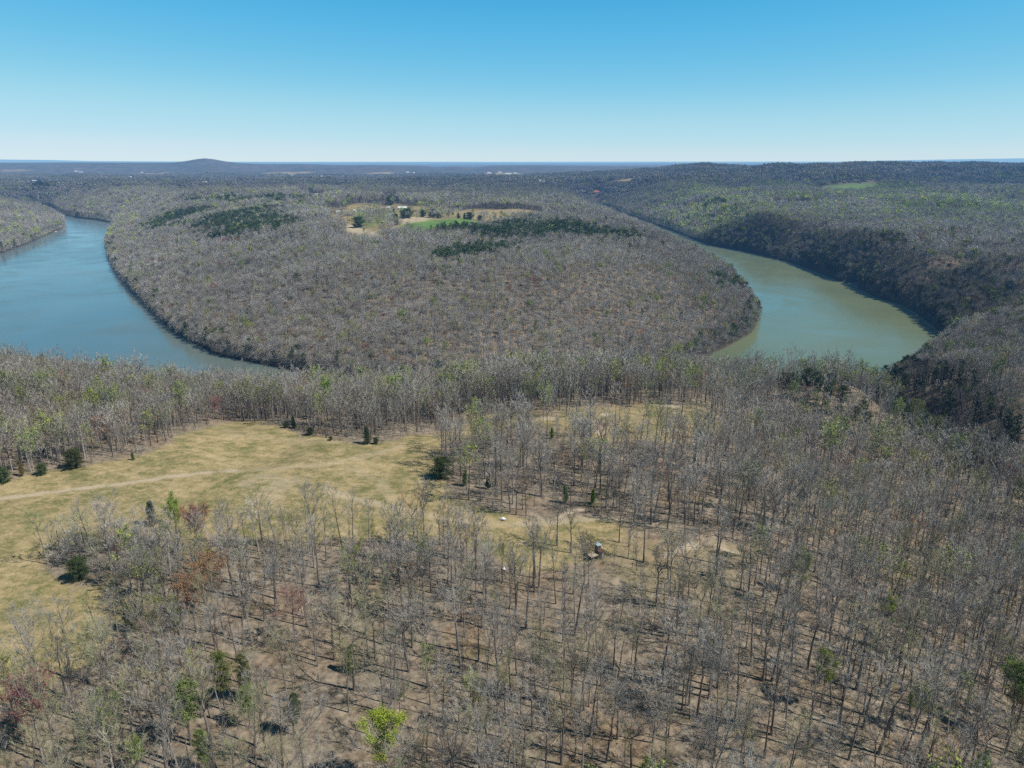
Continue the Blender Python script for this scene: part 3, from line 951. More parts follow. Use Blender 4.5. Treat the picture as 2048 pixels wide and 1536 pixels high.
T_("maple_tree", "tree", MP[1](), 205, 905, 70, "rust red tree at the left wood's edge above the track", (.33, .16, .10), "rust red tree above the track", wide=1.2)
T_("maple_tree", "tree", MP[1](), 250, 885, 62, "orange brown tree behind the rust red one above the track", (.34, .19, .09))
T_("redbud_tree", "tree", MP[0](), 436, 845, 48, "pinkish redbud at the top left rim of the pasture", (.34, .17, .16))
T_("budding_tree", "tree", LF[1](), 125, 905, 62, "soft green tree in the left wood behind the olive cedar", (.24, .32, .12))
T_("budding_tree", "tree", LF[0](), 786, 830, 72, "bright green tree in the belt of trees behind the pasture", (.30, .44, .07), "bright green tree behind the pasture")
T_("budding_tree", "tree", LF[0](), 930, 800, 58, "bright yellow green tree right of the bright green tree behind the pasture", (.33, .44, .08))
T_("budding_tree", "tree", LF[1](), 655, 840, 80, "soft bright green tree in the belt behind the tall dark cedar", (.27, .39, .09))
T_("budding_tree", "tree", LF[1](), 640, 790, 55, "light green tree top against the river's near bank", (.27, .36, .10))
T_("budding_tree", "tree", LT[0](), 905, 838, 78, "golden olive tree in the belt behind the pasture", (.33, .29, .11))
T_("budding_tree", "tree", LT[1](), 1055, 828, 75, "yellow green tree above the glade at the wood's far edge", (.27, .33, .08))
T_("budding_tree", "tree", LT[1](), 1290, 815, 55, "light green tree behind the glade at the far edge", (.25, .33, .13))
T_("budding_tree", "tree", LF[1](), 1790, 815, 48, "yellow green tree on the dark slope right of the inlet", (.28, .36, .06))
T_("budding_tree", "tree", LF[1](), 1800, 920, 45, "light green tree at the foot of the dark right slope", (.25, .33, .07))
T_("budding_tree", "tree", LF[1](), 1905, 960, 45, "green leafing tree in the ravine below the dark slope", (.20, .26, .06))
T_("budding_tree", "tree", LT[0](), 1858, 1130, 70, "golden leafing tree on the right slope", (.34, .27, .08), wide=1.3)
for a, b, h, lab in ((1562, 800, 58, "dark evergreen at the left end of the group by the inlet"), (1582, 806, 62, "dark evergreen second from left by the inlet"), (1612, 800, 66, "tallest dark evergreen of the group by the inlet, broad crown"),
                     (1632, 806, 58, "dark evergreen right beside the tallest one by the inlet"), (1655, 815, 58, "slim dark evergreen above the inlet, right of the tallest one"), (1680, 830, 62, "dark pointed evergreen on the near bank of the inlet"),
                     (1706, 862, 52, "dark green evergreen at the lower end of the inlet group"), (1728, 870, 48, "round dark evergreen, rightmost of the inlet group"), (1762, 905, 40, "olive evergreen below the inlet group"),
                     (1600, 1015, 40, "lone dark evergreen in the right wood"), (1888, 1045, 30, "small dark evergreen in the ravine on the right"), (1488, 836, 44, "olive evergreen beside bare trees left of the inlet group")):
    T_("evergreen_tree", "tree", CN['pine'](), a, b, h * .98, lab, random.choice(((.06, .09, .035), (.05, .08, .03), (.08, .10, .04))), group="evergreens about the inlet", wide=1.45, keep=5)

# lone bare trees of the clearing
lone = [(1052, 1032, 91, "dark leafless tree right of two others above the path in the clearing"), (1032, 1030, 84, "thick dark leafless tree at the path's upper side, leftmost of three"), (1045, 1020, 77, "thin dark leafless tree between two others above the path"),
        (1114, 1092, 115, "lone bare tree in the middle of the clearing, long crown shadow to its left"), (1142, 1106, 112, "lone bare tree left of the shack with wide spreading limbs"), (1177, 1170, 88, "bare tree standing just in front of the shack"),
        (1168, 1152, 91, "bare tree just left of and before the shack"), (1228, 1125, 43, "short thin bare tree right of the shack"), (1126, 1195, 77, "thin bare tree alone below the clearing's middle"), (1020, 1195, 84, "forked bare tree beside the lower white tarp"),
        (1004, 1165, 91, "straight bare tree left of the lower white tarp"), (880, 1090, 84, "bushy bare tree at the edge of the clearing left of the path"), (935, 1135, 91, "bare tree with a dense grey crown between path and front wood"),
        (1238, 1085, 84, "slim bare tree behind the shack to its right"), (905, 958, 64, "leaning bare tree behind the broad green cedar")]
for a, b, h, lab in lone:
    k = random.randrange(10)
    T_("bare_tree", "tree", (NEAR[k][0], NEAR[k][1], None, NEAR[k][2]), a, b, h, lab, LIME, tint=(.21, .19, .175), bark=(.11, .095, .085), keep=2.5)
lm("wooden shack", 1195, 1108)
lm("upper white tarp", 1006, 1037)
lm("lower white tarp", 1006, 1138)


# ------------------------------------------------------------------ buildings
WHITE = plain("white_paint", (.66, .66, .64), .1)
ROOFW = plain("white_metal_roof", (.70, .71, .72), .08, rough=.5)
ROOFG = plain("grey_shingle_roof", (.20, .20, .21), .2)
ROOFB = plain("pale_blue_metal_roof", (.36, .46, .52), .1, 2, .45)
WOOD = plain("weathered_planks", (.15, .105, .085), .45, 5)
WOODP = plain("pale_planks", (.50, .42, .33), .3, 4)
BRICKR = plain("red_siding", (.36, .17, .12), .2)
DARK = plain("dark_opening", (.02, .02, .022), .2)
TARP = plain("white_tarp_sheet", (.80, .81, .83), .06, 2, .5)
STONE = plain("pale_limestone", (.42, .39, .34), .35, .8)
LOGM = plain("bleached_wood", (.44, .36, .28), .3, 2)
FARW = plain('hazy_white_siding', (.52, .53, .53), .15, .2)
HOUSES = []


def house(px, py, w, d, h, label, wall=WHITE, roof=ROOFW, rz=0.0, name="farm_house", pitch=.35, windows=0, group=None):
    x, y, z = hit(px, py)
    e = empty(name, (x, y, z - .3), rz); tag(e, label, "building", group)
    w *= .85; h *= .9
    a, b = w / 2, d / 2
    rh = b * 2 * pitch
    m = MB(); m.box(-a, a, -b, b, 0, h)
    m.poly([(-a, -b, h), (-a, b, h), (-a, 0, h + rh * .93)], [(0, 2, 1)]); m.poly([(a, -b, h), (a, b, h), (a, 0, h + rh * .93)], [(0, 1, 2)])
    child("wall", m.mesh("house_wall", wall), e)
    m = MB(); o = .4
    for sg in (-1, 1):
        p = [(-a - o, sg * (b + o), h - o * pitch), (a + o, sg * (b + o), h - o * pitch), (a + o, 0, h + rh), (-a - o, 0, h + rh)]
        q = [(u, v, t + .18) for u, v, t in p]
        m.poly(p + q, [(0, 1, 2, 3), (4, 7, 6, 5), (0, 4, 5, 1), (1, 5, 6, 2), (2, 6, 7, 3), (3, 7, 4, 0)])
    child("roof", m.mesh("house_roof", roof), e)
    for k in range(windows):
        m = MB(); cx = -a + w * (k + .5) / windows
        if k == windows // 2: m.box(cx - .5, cx + .5, -b - .06, -b + .02, .05, 2.1); nm = "door"
        else: m.box(cx - .55, cx + .55, -b - .06, -b + .02, 1.0, 2.1); nm = "window"
        child(nm, m.mesh("house_" + nm, DARK), e)
    HOUSES.append((x, y))
    return e


house(676, 426, 10, 8, 3.2, "white roofed farmhouse at the left end of the far farm", rz=.2, windows=3)
house(698, 431, 18, 9, 3.4, "low reddish farmhouse with grey roof beside the farm's curved drive", BRICKR, ROOFG, .1, windows=4)
house(710, 423, 6, 6, 3, "small white shed right of the reddish farmhouse", rz=-.2, name="shed", windows=1)
house(783, 402, 14, 10, 5.5, "white house standing among trees highest above the farm", rz=.15, windows=4)
house(805, 419, 23, 10, 4.5, "long white barn with bright metal roof at the farm's centre", rz=-.05, name="barn", windows=5)
house(777, 417, 9, 6, 2.8, "low white shed just left of the long white barn", rz=0, name="shed", windows=1)
house(820, 420, 5, 5, 2.6, "tiny white shed just right of the long white barn", rz=.1, name="shed", windows=1)
house(1193, 386, 26, 12, 6, "reddish roofed building by the head of the river gorge", BRICKR, plain("rust_red_roof", (.42, .16, .09), .2), 0, "barn", windows=2)
FARB = [(69, 363, 34, 14, 6, "white building above the dark pines near the left edge of the far woods"), (152, 344, 40, 20, 12, "white tower like building far left of the cone shaped hill"), (162, 345, 60, 14, 6, "low white building beside the white tower far left of the hill"),
        (261, 355, 26, 12, 6, "white house between the far left tower and the cone shaped hill"), (284, 346, 34, 14, 8, "white house farther off, left of the cone shaped hill"), (410, 366, 34, 14, 6, "white building right below the cone shaped hill, nearest of the cluster"),
        (432, 360, 50, 16, 6, "long pale building in the cluster below the cone shaped hill"), (446, 360, 26, 14, 6, "white building at the right end of the cluster below the hill"), (584, 352, 30, 14, 7, "white house right of the cone shaped hill by the tan field"),
        (605, 360, 20, 12, 6, "small white house below the tan field right of the hill"), (644, 354, 28, 14, 7, "white house between the two tan fields right of the hill"), (687, 354, 28, 14, 7, "white house left below the middle tan field"),
        (614, 388, 14, 9, 5, "white house in the woods behind the farm, left one of two"), (634, 391, 14, 9, 5, "white house in the woods behind the farm, right one of two"), (815, 346, 46, 18, 9, "pale hall at the left of the far town"),
        (828, 347, 30, 18, 9, "pale building second from left in the far town"), (895, 354, 30, 14, 7, "white house below the far town, left one"), (942, 353, 36, 14, 7, "white house below the far town, right one"),
        (978, 347, 55, 22, 9, "long pale works building at the far town's centre"), (1000, 346, 60, 20, 9, "pale works building right of the far town's centre"), (1017, 349, 90, 24, 9, "longest white works roof at the far town's right end"),
        (1030, 348, 40, 20, 9, "last white works building right of the longest white roof"), (1084, 364, 66, 18, 6, "long low white building left of the gorge head")]
for px_, py_f, w_, d_, h_, lab in FARB:
    house(px_, py_f, w_ * .75, d_, h_ * .75, lab, FARW, FARW, name="far_building", windows=0)

# ------------------------------------------------------------------ the shack, tarps, logs and rocks
sx_, sy_, sz_ = hit(1199, 1114)
e = empty("lookout_shack", (sx_, sy_, sz_), R(34)); tag(e, "small dark plank lookout shack with pale blue roof, alone in the clearing", "shack")


def boards(x0, x1, y0, y1, z0, z1, n=9):
    m = MB()
    m.box(x0 + .03, x1 - .03, y0 + .03, y1 - .03, z0, z1 - .02)
    for k in range(n):
        u0, u1 = k / n, (k + .9) / n
        zt = z1 + .12 * (((k * 7) % 5) / 5 - .4)
        m.box(x0 + (x1 - x0) * u0, x0 + (x1 - x0) * u1, y0 - .015, y0 + .02, z0, zt); m.box(x0 + (x1 - x0) * u0, x0 + (x1 - x0) * u1, y1 - .02, y1 + .015, z0, zt)
        m.box(x0 - .015, x0 + .02, y0 + .03 + (y1 - y0 - .06) * u0, y0 + .03 + (y1 - y0 - .06) * u1, z0, zt); m.box(x1 - .02, x1 + .015, y0 + .03 + (y1 - y0 - .06) * u0, y0 + .03 + (y1 - y0 - .06) * u1, z0, zt)
    return m


child("wall", boards(-1.05, 1.05, -1.05, 1.05, 0, 2.5).mesh("shack_wall", WOOD), e)
child("upper_cabin", boards(-.95, .25, -.1, 1.0, 2.52, 3.9, 6).mesh("shack_cabin", WOOD), e)
m = MB(); p = [(-1.15, -.35, 3.98), (.45, -.35, 3.98), (.45, 1.2, 4.22), (-1.15, 1.2, 4.22)]
q = [(a, b, c + .07) for a, b, c in p]; m.poly(p + q, [(3, 2, 1, 0), (4, 5, 6, 7), (0, 1, 5, 4), (1, 2, 6, 5), (2, 3, 7, 6), (3, 0, 4, 7)])
child("roof", m.mesh("shack_roof", ROOFB), e)
m = MB()
for k in range(9): m.box(-3.9 + k * .31, -3.9 + k * .31 + .27, -.9, 1.0, 1.55, 1.62)
m.box(-3.9, -1.1, -.88, -.80, 1.40, 1.55); m.box(-3.9, -1.1, .90, .98, 1.40, 1.55)
child("deck", m.mesh("shack_deck", WOODP), e)
for a, b in ((-3.8, -.84), (-3.8, .94), (-2.4, -.84), (-2.4, .94)):
    m = MB(); m.box(a - .06, a + .06, b - .06, b + .06, -.2, 1.40); child("post", m.mesh("shack_post", WOOD), e)
m = MB(); m.box(-3.9, -3.84, -.9, 1.0, 2.2, 2.28); m.box(-3.9, -3.84, -.9, -.82, 1.62, 2.2); m.box(-3.9, -3.84, .92, 1.0, 1.62, 2.2); m.box(-3.84, -1.2, .93, .99, 2.2, 2.28)
child("railing", m.mesh("shack_railing", WOODP), e)
m = MB(); m.box(-.1, .65, -1.10, -1.075, .05, 1.75); child("door", m.mesh("shack_door", plain("blue_grey_door", (.25, .31, .34), .2)), e)
m = MB(); m.box(.30, .33, -.06 + .3, .7, 3.1, 3.55); child("window", m.mesh("shack_window", DARK), e)
m = MB()
for a in (-1.9, -1.5): m.tube([(a, -2.0, -.1), (a, -.95, 1.62)], [.035, .035], 5)
for k in range(5): m.tube([(-1.9, -1.9 + .21 * k, .1 + .34 * k), (-1.5, -1.9 + .21 * k, .1 + .34 * k)], [.022, .022], 5)
child("ladder", m.mesh("shack_ladder", WOODP), e)
m = MB()
for k in range(2): m.box(.35 + k * .4, .47 + k * .4, -1.0, 1.0, 2.52, 2.66)
child("roof_beam", m.mesh("shack_beam", WOODP), e)


def tarp(px, py, w, d, h, rz, label, seed):
    x, y, z = hit(px, py); random.seed(seed)
    m = MB(); nx, ny = 14, 10; pts = []
    for j in range(ny + 1):
        for i in range(nx + 1):
            u, v = i / nx - .5, j / ny - .5
            hh = h * max(0, math.cos(u * 3.0)) ** .7 * (1 - 1.2 * v * v) + .10 * math.sin(9 * u + 5 * v) + .06 * math.sin(14 * v - 6 * u) + rv(-.03, .03)
            pts.append((u * w * (1 + .2 * math.sin(5 * v)), v * d * (1 - .3 * u), max(.02, hh)))
    m.poly(pts, [(j * (nx + 1) + i, j * (nx + 1) + i + 1, (j + 1) * (nx + 1) + i + 1, (j + 1) * (nx + 1) + i) for j in range(ny) for i in range(nx)])
    o = bpy.data.objects.new("white_tarp", m.mesh("white_tarp", TARP, smooth=True)); COL.objects.link(o)
    o.location = (x, y, z + .02); o.rotation_euler = (0, 0, rz)
    tag(o, label, "tarp")


tarp(1006, 1040, 1.7, 1.3, .85, .3, "crumpled white tarp above the path in the clearing", 1)
tarp(1007, 1139, 1.3, 1.0, .55, -.4, "smaller white tarp lower in the clearing beside thin trunks", 2)

for a, b, a2, b2, r_, lab in ((1100, 1494, 1127, 1463, .17, "pale fallen log among trunks in the middle of the lower wood"), (598, 1222, 628, 1197, .2, "pale broken trunk leaning near the rust red maple"), (1010, 1240, 1062, 1232, .16, "fallen grey log below the clearing beside brush"),
                             (845, 1155, 905, 1162, .2, "whitish fallen tree at the front wood's right end"), (1310, 1380, 1352, 1372, .18, "fallen log in the wood below the yellow track"), (1590, 1480, 1628, 1490, .17, "pale fallen log in the lower right wood")):
    A, B = np.array(hit(a, b)), np.array(hit(a2, b2)); random.seed(int(a))
    n = 7; pts = [A + (B - A) * k / n + np.array([rv(-.1, .1), rv(-.1, .1), .12 + rv(0, .12)]) for k in range(n + 1)]
    m = MB(); m.tube([p - A for p in pts], [r_ * (1.1 - .8 * k / n) for k in range(n + 1)], 7)
    for k in range(6):
        p, d = along([p - A for p in pts], rv(.35, .98)); q_ = p + unit(rv(0, 6.28), rv(.2, 1)) * rv(.5, 1.6)
        m.tube([p, q_], [r_ * .3, r_ * .08], 4)
    o = bpy.data.objects.new("fallen_log", m.mesh("fallen_log", LOGM)); COL.objects.link(o); o.location = A; tag(o, lab, "log")

import bmesh


def rock(px, py, s, label, seed, flat=.55, sink=.3):
    random.seed(seed); x, y, z = hit(px, py)
    bm = bmesh.new()
    for _ in range(34):
        u = unit(rv(0, 6.28), rv(-1.2, 1.4)); bm.verts.new((u[0] * s * rv(.7, 1.1), u[1] * s * .7 * rv(.7, 1.1), u[2] * s * flat * rv(.7, 1.1)))
    r_ = bmesh.ops.convex_hull(bm, input=bm.verts)
    bmesh.ops.delete(bm, geom=[g for g in r_["geom_interior"] if isinstance(g, bmesh.types.BMVert)], context='VERTS')
    me = bpy.data.meshes.new("shore_rock"); bm.to_mesh(me); bm.free(); me.materials.append(STONE)
    o = bpy.data.objects.new("shore_rock", me); COL.objects.link(o); o.location = (x, y, z + s * flat * sink); o.rotation_euler = (0, 0, rv(0, 6)); tag(o, label, "rock")


for k, (a, b, s_, lab) in enumerate(((326, 650, 3.0, "upper pale boulder of the stony landing on the peninsula's left shore"), (331, 659, 3.6, "largest pale boulder of the stony landing on the peninsula's left shore"), (341, 666, 2.6, "lower pale boulder of the stony landing on the left shore"),
                                     (372, 684, 2.2, "pale boulder right of the stony landing"), (400, 697, 2.0, "last pale boulder down the shore from the stony landing"), (128, 458, 4.0, "pale boulder at the tip of the left wooded point"), (112, 464, 3.4, "pale boulder left of the left point's tip"))):
    rock(a, b, s_, lab, 70 + k)

for a, b, h, kind, lab in ((807, 437, 16, 'c', "left one of the pair of dark cedars before the long white barn"), (817, 436, 15, 'c', "right one of the pair of dark cedars before the long white barn"), (788, 432, 13, 'c', "dark cedar left of the cedar pair by the barn"),
                           (793, 450, 18, 'c', "tall dark cedar standing by the dirt field below the farm"), (846, 434, 12, 'c', "leftmost cedar of the row above the far green field"), (866, 435, 13, 'c', "second cedar of the row above the far green field"),
                           (877, 437, 15, 'c', "tallest cedar of the row above the far green field"), (894, 434, 10, 'c', "small cedar in the middle of the row above the far green field"), (906, 435, 10, 'c', "small cedar right of the middle of the row above the green field"),
                           (917, 437, 13, 'c', "third cedar from the right end of the far field row"), (929, 438, 13, 'c', "second cedar from the right end of the far field row"), (940, 439, 13, 'c', "rightmost cedar of the far field row"),
                           (718, 455, 19, 'c', "broad dark tree over the bare dirt slope at the farm"), (745, 434, 8, 'c', "small dark cedar on the farm lawn"), (960, 441, 8, 'c', "small cedar below the tan field, left one"), (1028, 441, 7, 'c', "small cedar below the tan field, middle one"),
                           (1044, 438, 7, 'c', "small cedar below the tan field, right one"), (757, 428, 14, 'l', "pale green tree on the farm lawn, left one"), (775, 433, 14, 'l', "pale green tree on the farm lawn, right one"), (946, 430, 12, 'l', "pale green tree before the far tan field"),
                           (728, 470, 12, 'l', "pale green tree below the bare dirt slope"), (782, 409, 16, 'c', "dark evergreen below the highest white house"), (795, 402, 14, 'c', "dark evergreen right of the highest white house")):
    if kind == 'c': T_("cedar_tree", "tree", CN[random.choice(('cedar', 'bush', 'bush', 'pine'))](), a, b, h * rv(.8, 1.2), lab, (.085, .125, .06), wide=rv(1.1, 1.6))
    else: T_("budding_tree", "tree", LF[1](), a, b, h, lab, (.24, .32, .09))
# ------------------------------------------------------------------ the rest of the woodland
for k in range(9):      # open ground about the shack and the lower tarp
    TAKEN.append((sx_ * (1 - .014 * k), sy_ * (1 - .014 * k), 4.6 if k < 3 else 3.2))
TX_, TY_, _ = hit(1007, 1139)
for k in range(6): TAKEN.append((TX_ * (1 - .014 * k), TY_ * (1 - .014 * k), 2.6))
TAKEN_A = np.array(TAKEN)


def jgrid(x0, x1, y0, y1, s, seed):
    g = np.random.default_rng(seed)
    xs = np.arange(x0, x1, s); ys = np.arange(y0, y1, s * .866)
    X, Y = np.meshgrid(xs, ys); X = X + (np.arange(len(ys)) % 2)[:, None] * s * .5
    X = X + g.uniform(-.48, .48, X.shape) * s; Y = Y + g.uniform(-.48, .48, Y.shape) * s
    return X.ravel(), Y.ravel()


def in_view(x, y, m=1.12):
    return (np.abs(x) < (y * CP + 40) * (CX / F) * m + 25) & (y > 40)


def free(x, y):
    """keep probability from clearings, water and single trees"""
    p = np.ones(len(x))
    r = np.hypot(x, y)
    m = r < 460
    if m.any():
        xm, ym = x[m], y[m]
        q = np.where(poly_sdf(xm, ym, FIELD)[0] < .8, 0.0, 1.0)
        q *= np.where(poly_sdf(xm, ym, GLADE)[0] < 0, .16, 1.0) * np.where(poly_sdf(xm, ym, YARD)[0] < 0, .42, 1.0)
        for X, Y, rad in TAKEN_A:
            q[np.hypot(xm - X, ym - Y) < rad] = 0
        for P, wd, st in PATHS:
            if st > .5: q[line_dist(xm, ym, P)[0] < wd * .7 + 1] = 0
        p[m] = q
    m = r > 650
    if m.any():
        xm, ym = x[m], y[m]
        q = np.ones(len(xm))
        for P, k in ((FARM, .20), (GREEN, 0), (TANF, 0), (DIRT, 0), (DIRT2, .1), (HILLF, 0), (HILLT, 0), (HILLT2, .1), (GAP, .1)):
            q[poly_sdf(xm, ym, P)[0] < 4] *= k
        for P in FAR_F: q[poly_sdf(xm, ym, P)[0] < 30] *= .15
        p[m] = q
    for X, Y in HOUSES:
        D = math.hypot(X, Y); t = (x * X + y * Y) / D; l = np.abs(x * Y - y * X) / D
        p[(t > D - min(.16 * D, 600)) & (t < D + 14) & (l < 12 + .004 * D)] *= .04
    m = (r > 250) & (r < 5200)
    if m.any():
        p[m] = np.where(water_d(x[m], y[m]) < 1.0, 0, p[m])
    return p


def stand(pts):
    return ground_poly(pts)


PINES = [stand(p) for p in (
    [(890, 478), (925, 470), (1000, 466), (1045, 458), (1100, 463), (1170, 472), (1240, 480), (1272, 496), (1258, 504), (1215, 495), (1120, 490), (1050, 492), (1005, 492), (950, 484), (900, 483)],
    [(302, 455), (325, 438), (403, 433), (410, 443), (330, 465), (308, 466)],
    [(384, 414), (480, 408), (580, 404), (628, 408), (585, 422), (480, 422), (390, 416)],
    [(396, 466), (437, 442), (533, 428), (545, 447), (598, 464), (570, 474), (480, 480), (417, 484)],
    [(900, 522), (935, 518), (1000, 512), (1005, 520), (940, 530), (905, 532)], [(1400, 420), (1440, 414), (1475, 418), (1450, 424), (1408, 425)], [(70, 374), (120, 371), (125, 376), (80, 379)])]
SHOREP = [stand(p) for p in ([(1410, 560), (1470, 560), (1500, 585), (1480, 600), (1430, 590)],)]
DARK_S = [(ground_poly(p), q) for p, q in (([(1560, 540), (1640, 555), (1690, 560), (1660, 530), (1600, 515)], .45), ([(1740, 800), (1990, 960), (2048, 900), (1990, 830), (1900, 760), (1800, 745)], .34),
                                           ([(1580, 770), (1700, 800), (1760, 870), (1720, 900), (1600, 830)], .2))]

rows = []     # x, y, z, kind index, rot, sx, sz, tint(3), leaf(3), bark(3)


def species(x, y, seed):
    """tint noise patches: which trees are grey, olive, greening or rusty"""
    g = np.random.default_rng(seed)
    n = len(x)
    u = g.random(n); patch = fbm(x / 70, y / 70, 91, 3); patch2 = fbm(x / 160 + 9, y / 160, 95, 3)
    pxx = CX + F / CP * x / np.maximum(y, 30)
    pg = .06 + .10 * sstep(.50, .70, patch)
    band = sstep(1350, 1800, y) * sstep(3300, 2500, y) * sstep(1250, 1450, pxx)
    pg = pg + .42 * band * sstep(.36, .56, patch2) + .10 * sstep(1250, 1500, y) * sstep(1700, 1500, y)
    pg = np.where((y > 500) & (y < 1500) & (pxx < 1400), pg * .35, pg)
    k = np.zeros(n, int)
    k[u < pg + .13] = 1
    k[u < pg] = 2
    k[(u > .975) & (y < 1300)] = 3
    return k, g


def add_rows(x, y, z, lod, seed, hs, hv=.14, pine=None):
    k, g = species(x, y, seed)
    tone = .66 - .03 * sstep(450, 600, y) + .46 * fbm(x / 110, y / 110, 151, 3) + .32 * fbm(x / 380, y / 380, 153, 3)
    shade = np.zeros(len(x))  # shade of the dark slopes, painted into bark, twig and leaf colours
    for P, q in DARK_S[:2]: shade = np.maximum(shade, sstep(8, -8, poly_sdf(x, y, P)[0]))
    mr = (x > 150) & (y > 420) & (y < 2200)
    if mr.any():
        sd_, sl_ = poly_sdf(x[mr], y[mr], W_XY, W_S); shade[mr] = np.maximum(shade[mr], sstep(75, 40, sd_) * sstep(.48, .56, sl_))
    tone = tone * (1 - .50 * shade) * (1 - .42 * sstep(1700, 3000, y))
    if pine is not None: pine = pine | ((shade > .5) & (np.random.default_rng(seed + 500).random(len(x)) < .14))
    names = dict(near=("near", "midleaf"), mid=("mid", "midleaf"), dome1=("dome1", "dome1leaf"), dome2=("dome2", "dome2leaf"), bushy=("bushy", "bushy"), bushy2=("bushy2", "bushy2"), clump=("clump", "clump"), sapling=("sapling", "sapling"))[lod]
    for i in range(len(x)):
        kind = k[i]
        bark = tuple(c * tone[i] for c in BARKC[g.integers(5)])
        tint, leaf = GREY[g.integers(6)], (.24, .32, .09)
        nm = names[0]
        if pine is not None and pine[i]:
            nm = "midpine" if lod in ("near", "mid", "dome1", "bushy") else "farpine"; leaf = DARKG[g.integers(3)]
        elif kind == 1: tint = OLIVE[g.integers(3)]
        elif kind == 2:
            leaf = PALEG[g.integers(3)]; leaf = tuple(c * (1.35 if y[i] > 1100 else .9) for c in leaf); tint = tuple(.65 * a + .35 * b for a, b in zip(leaf, GREY[0])); nm = names[1] if g.random() < .8 else names[0]
        elif kind == 3: tint = RUST[g.integers(3)]
        lst = PROTO_N[nm]
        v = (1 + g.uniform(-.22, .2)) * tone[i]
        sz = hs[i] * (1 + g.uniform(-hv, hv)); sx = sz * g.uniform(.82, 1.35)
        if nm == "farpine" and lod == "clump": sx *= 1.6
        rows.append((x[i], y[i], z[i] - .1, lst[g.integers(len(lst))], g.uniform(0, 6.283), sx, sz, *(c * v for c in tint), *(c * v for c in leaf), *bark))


# near wood: every tree of it; the ones that show largest become objects, the rest goes into the woodland
x, y = jgrid(-330, 330, 70, 470, 5.7, 1)
m = in_view(x, y); x, y = x[m], y[m]
keep = RNG.random(len(x)) < free(x, y) * np.minimum(1, .30 + .85 * sstep(.30, .62, fbm(x / 17, y / 17, 97, 3)) + .45 * sstep(40, 120, x))
x, y = x[keep], y[keep]; z = height(x, y)
hs = .68 + .22 * fbm(x / 60, y / 60, 99, 2) + RNG.uniform(-.2, .17, len(x)) + .07 * sstep(20, 90, x) * sstep(330, 220, y) + .13 * sstep(275, 310, y) * (sstep(-140, -95, x) * sstep(110, 60, x) + sstep(-170, -230, x))
py_ = project(x, y, z)
show = hs * 22 * F / np.hypot(np.hypot(x, y), CAMZ)
tipx, tipy = project(x, y, z + hs * 18)
vis = (tipx > 6) & (tipx < 2042) & (tipy < 1530) & (tipy > 300)
order = np.argsort(-show * vis)
N_SINGLE = 300 - len(lone)
single = order[:N_SINGLE]
kk, g0 = species(x, y, 5)

ORD = "first second third fourth fifth sixth seventh eighth ninth tenth eleventh twelfth thirteenth fourteenth fifteenth sixteenth seventeenth eighteenth nineteenth twentieth".split()
bx, by = project(x[single], y[single], z[single])
LMA = [(s, *project(*hit(px, py))) if False else (s, px, py) for s, px, py in LANDMARKS]
sec_names = ("right of", "behind", "left of", "before")


def sector(dx, dy):
    a = np.degrees(np.arctan2(-dy, dx)) % 360
    return (((a + 45) % 360) // 90).astype(int)


rank_best = [None] * len(single)
used = set()
for s_, lx, ly in LMA:
    dx, dy = bx - lx, by - ly
    sec = sector(dx, dy); dist = np.hypot(dx, dy)
    for q in range(4):
        ids = np.nonzero(sec == q)[0]
        for rnk, i in enumerate(ids[np.argsort(dist[ids])]):
            if rnk < 20 and (rank_best[i] is None or rnk < rank_best[i][0] or (rnk == rank_best[i][0] and dist[i] < rank_best[i][3])):
                rank_best[i] = (rnk, q, s_, dist[i])
for n_, i in enumerate(single):
    k = int(g0.integers(10)); tr, cr, H0 = NEAR[k]
    s = hs[i] * 22.0 / H0 * g0.uniform(.92, 1.1)
    e = empty("bare_tree", (x[i], y[i], z[i] - .1), float(g0.uniform(0, 6.28)), (float(s * g0.uniform(.85, 1.4)),) * 2 + (float(s),))
    e.rotation_euler = (float(g0.normal(0, .04)), float(g0.normal(0, .04)), e.rotation_euler[2])
    tint = (GREY, OLIVE, OLIVE, RUST)[kk[i]][int(g0.integers(3))]
    if kk[i] == 3: tint = tuple(.5 * (a + b) for a, b in zip(tint, GREY[0]))
    v = g0.uniform(.85, 1.1)
    word = {0: "bare grey tree", 1: "bare olive tinged tree", 2: "bare olive tinged tree", 3: "bare reddish tree"}[kk[i]]
    rb = rank_best[n_]
    if rb: lab = "%s bare tree out %s the %s" % (ORD[rb[0]], sec_names[rb[1]], rb[2])
    else: lab = "leafless tree of the lower wood away from any coloured tree"
    tag(e, lab, "tree", "bare trees of the near wood")
    child("trunk", tr, e, bark=BARKC[int(g0.integers(5))], tint=[c * v for c in tint]); child("crown", cr, e, bark=BARKC[0], tint=[c * v for c in tint])
rest = np.ones(len(x), bool); rest[single] = False
xr, yr, zr, hr = x[rest], y[rest], z[rest], hs[rest]
pn = np.zeros(len(xr), bool)
for P, q in DARK_S: pn |= (poly_sdf(xr, yr, P)[0] < 0) & (RNG.random(len(xr)) < q)
mm = np.hypot(xr, yr) < 270
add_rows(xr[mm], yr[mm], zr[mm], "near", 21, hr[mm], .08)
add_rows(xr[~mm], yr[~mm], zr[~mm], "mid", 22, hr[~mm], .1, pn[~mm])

x, y = jgrid(-330, 330, 80, 430, 6.2, 2)     # thin saplings between them
m = in_view(x, y); x, y = x[m], y[m]
keep = RNG.random(len(x)) < free(x, y) * .75 * sstep(.30, .6, fbm(x / 30, y / 30, 103, 2))
x, y = x[keep], y[keep]
add_rows(x, y, height(x, y), "sapling", 23, RNG.uniform(.45, 1.15, len(x)), .1)

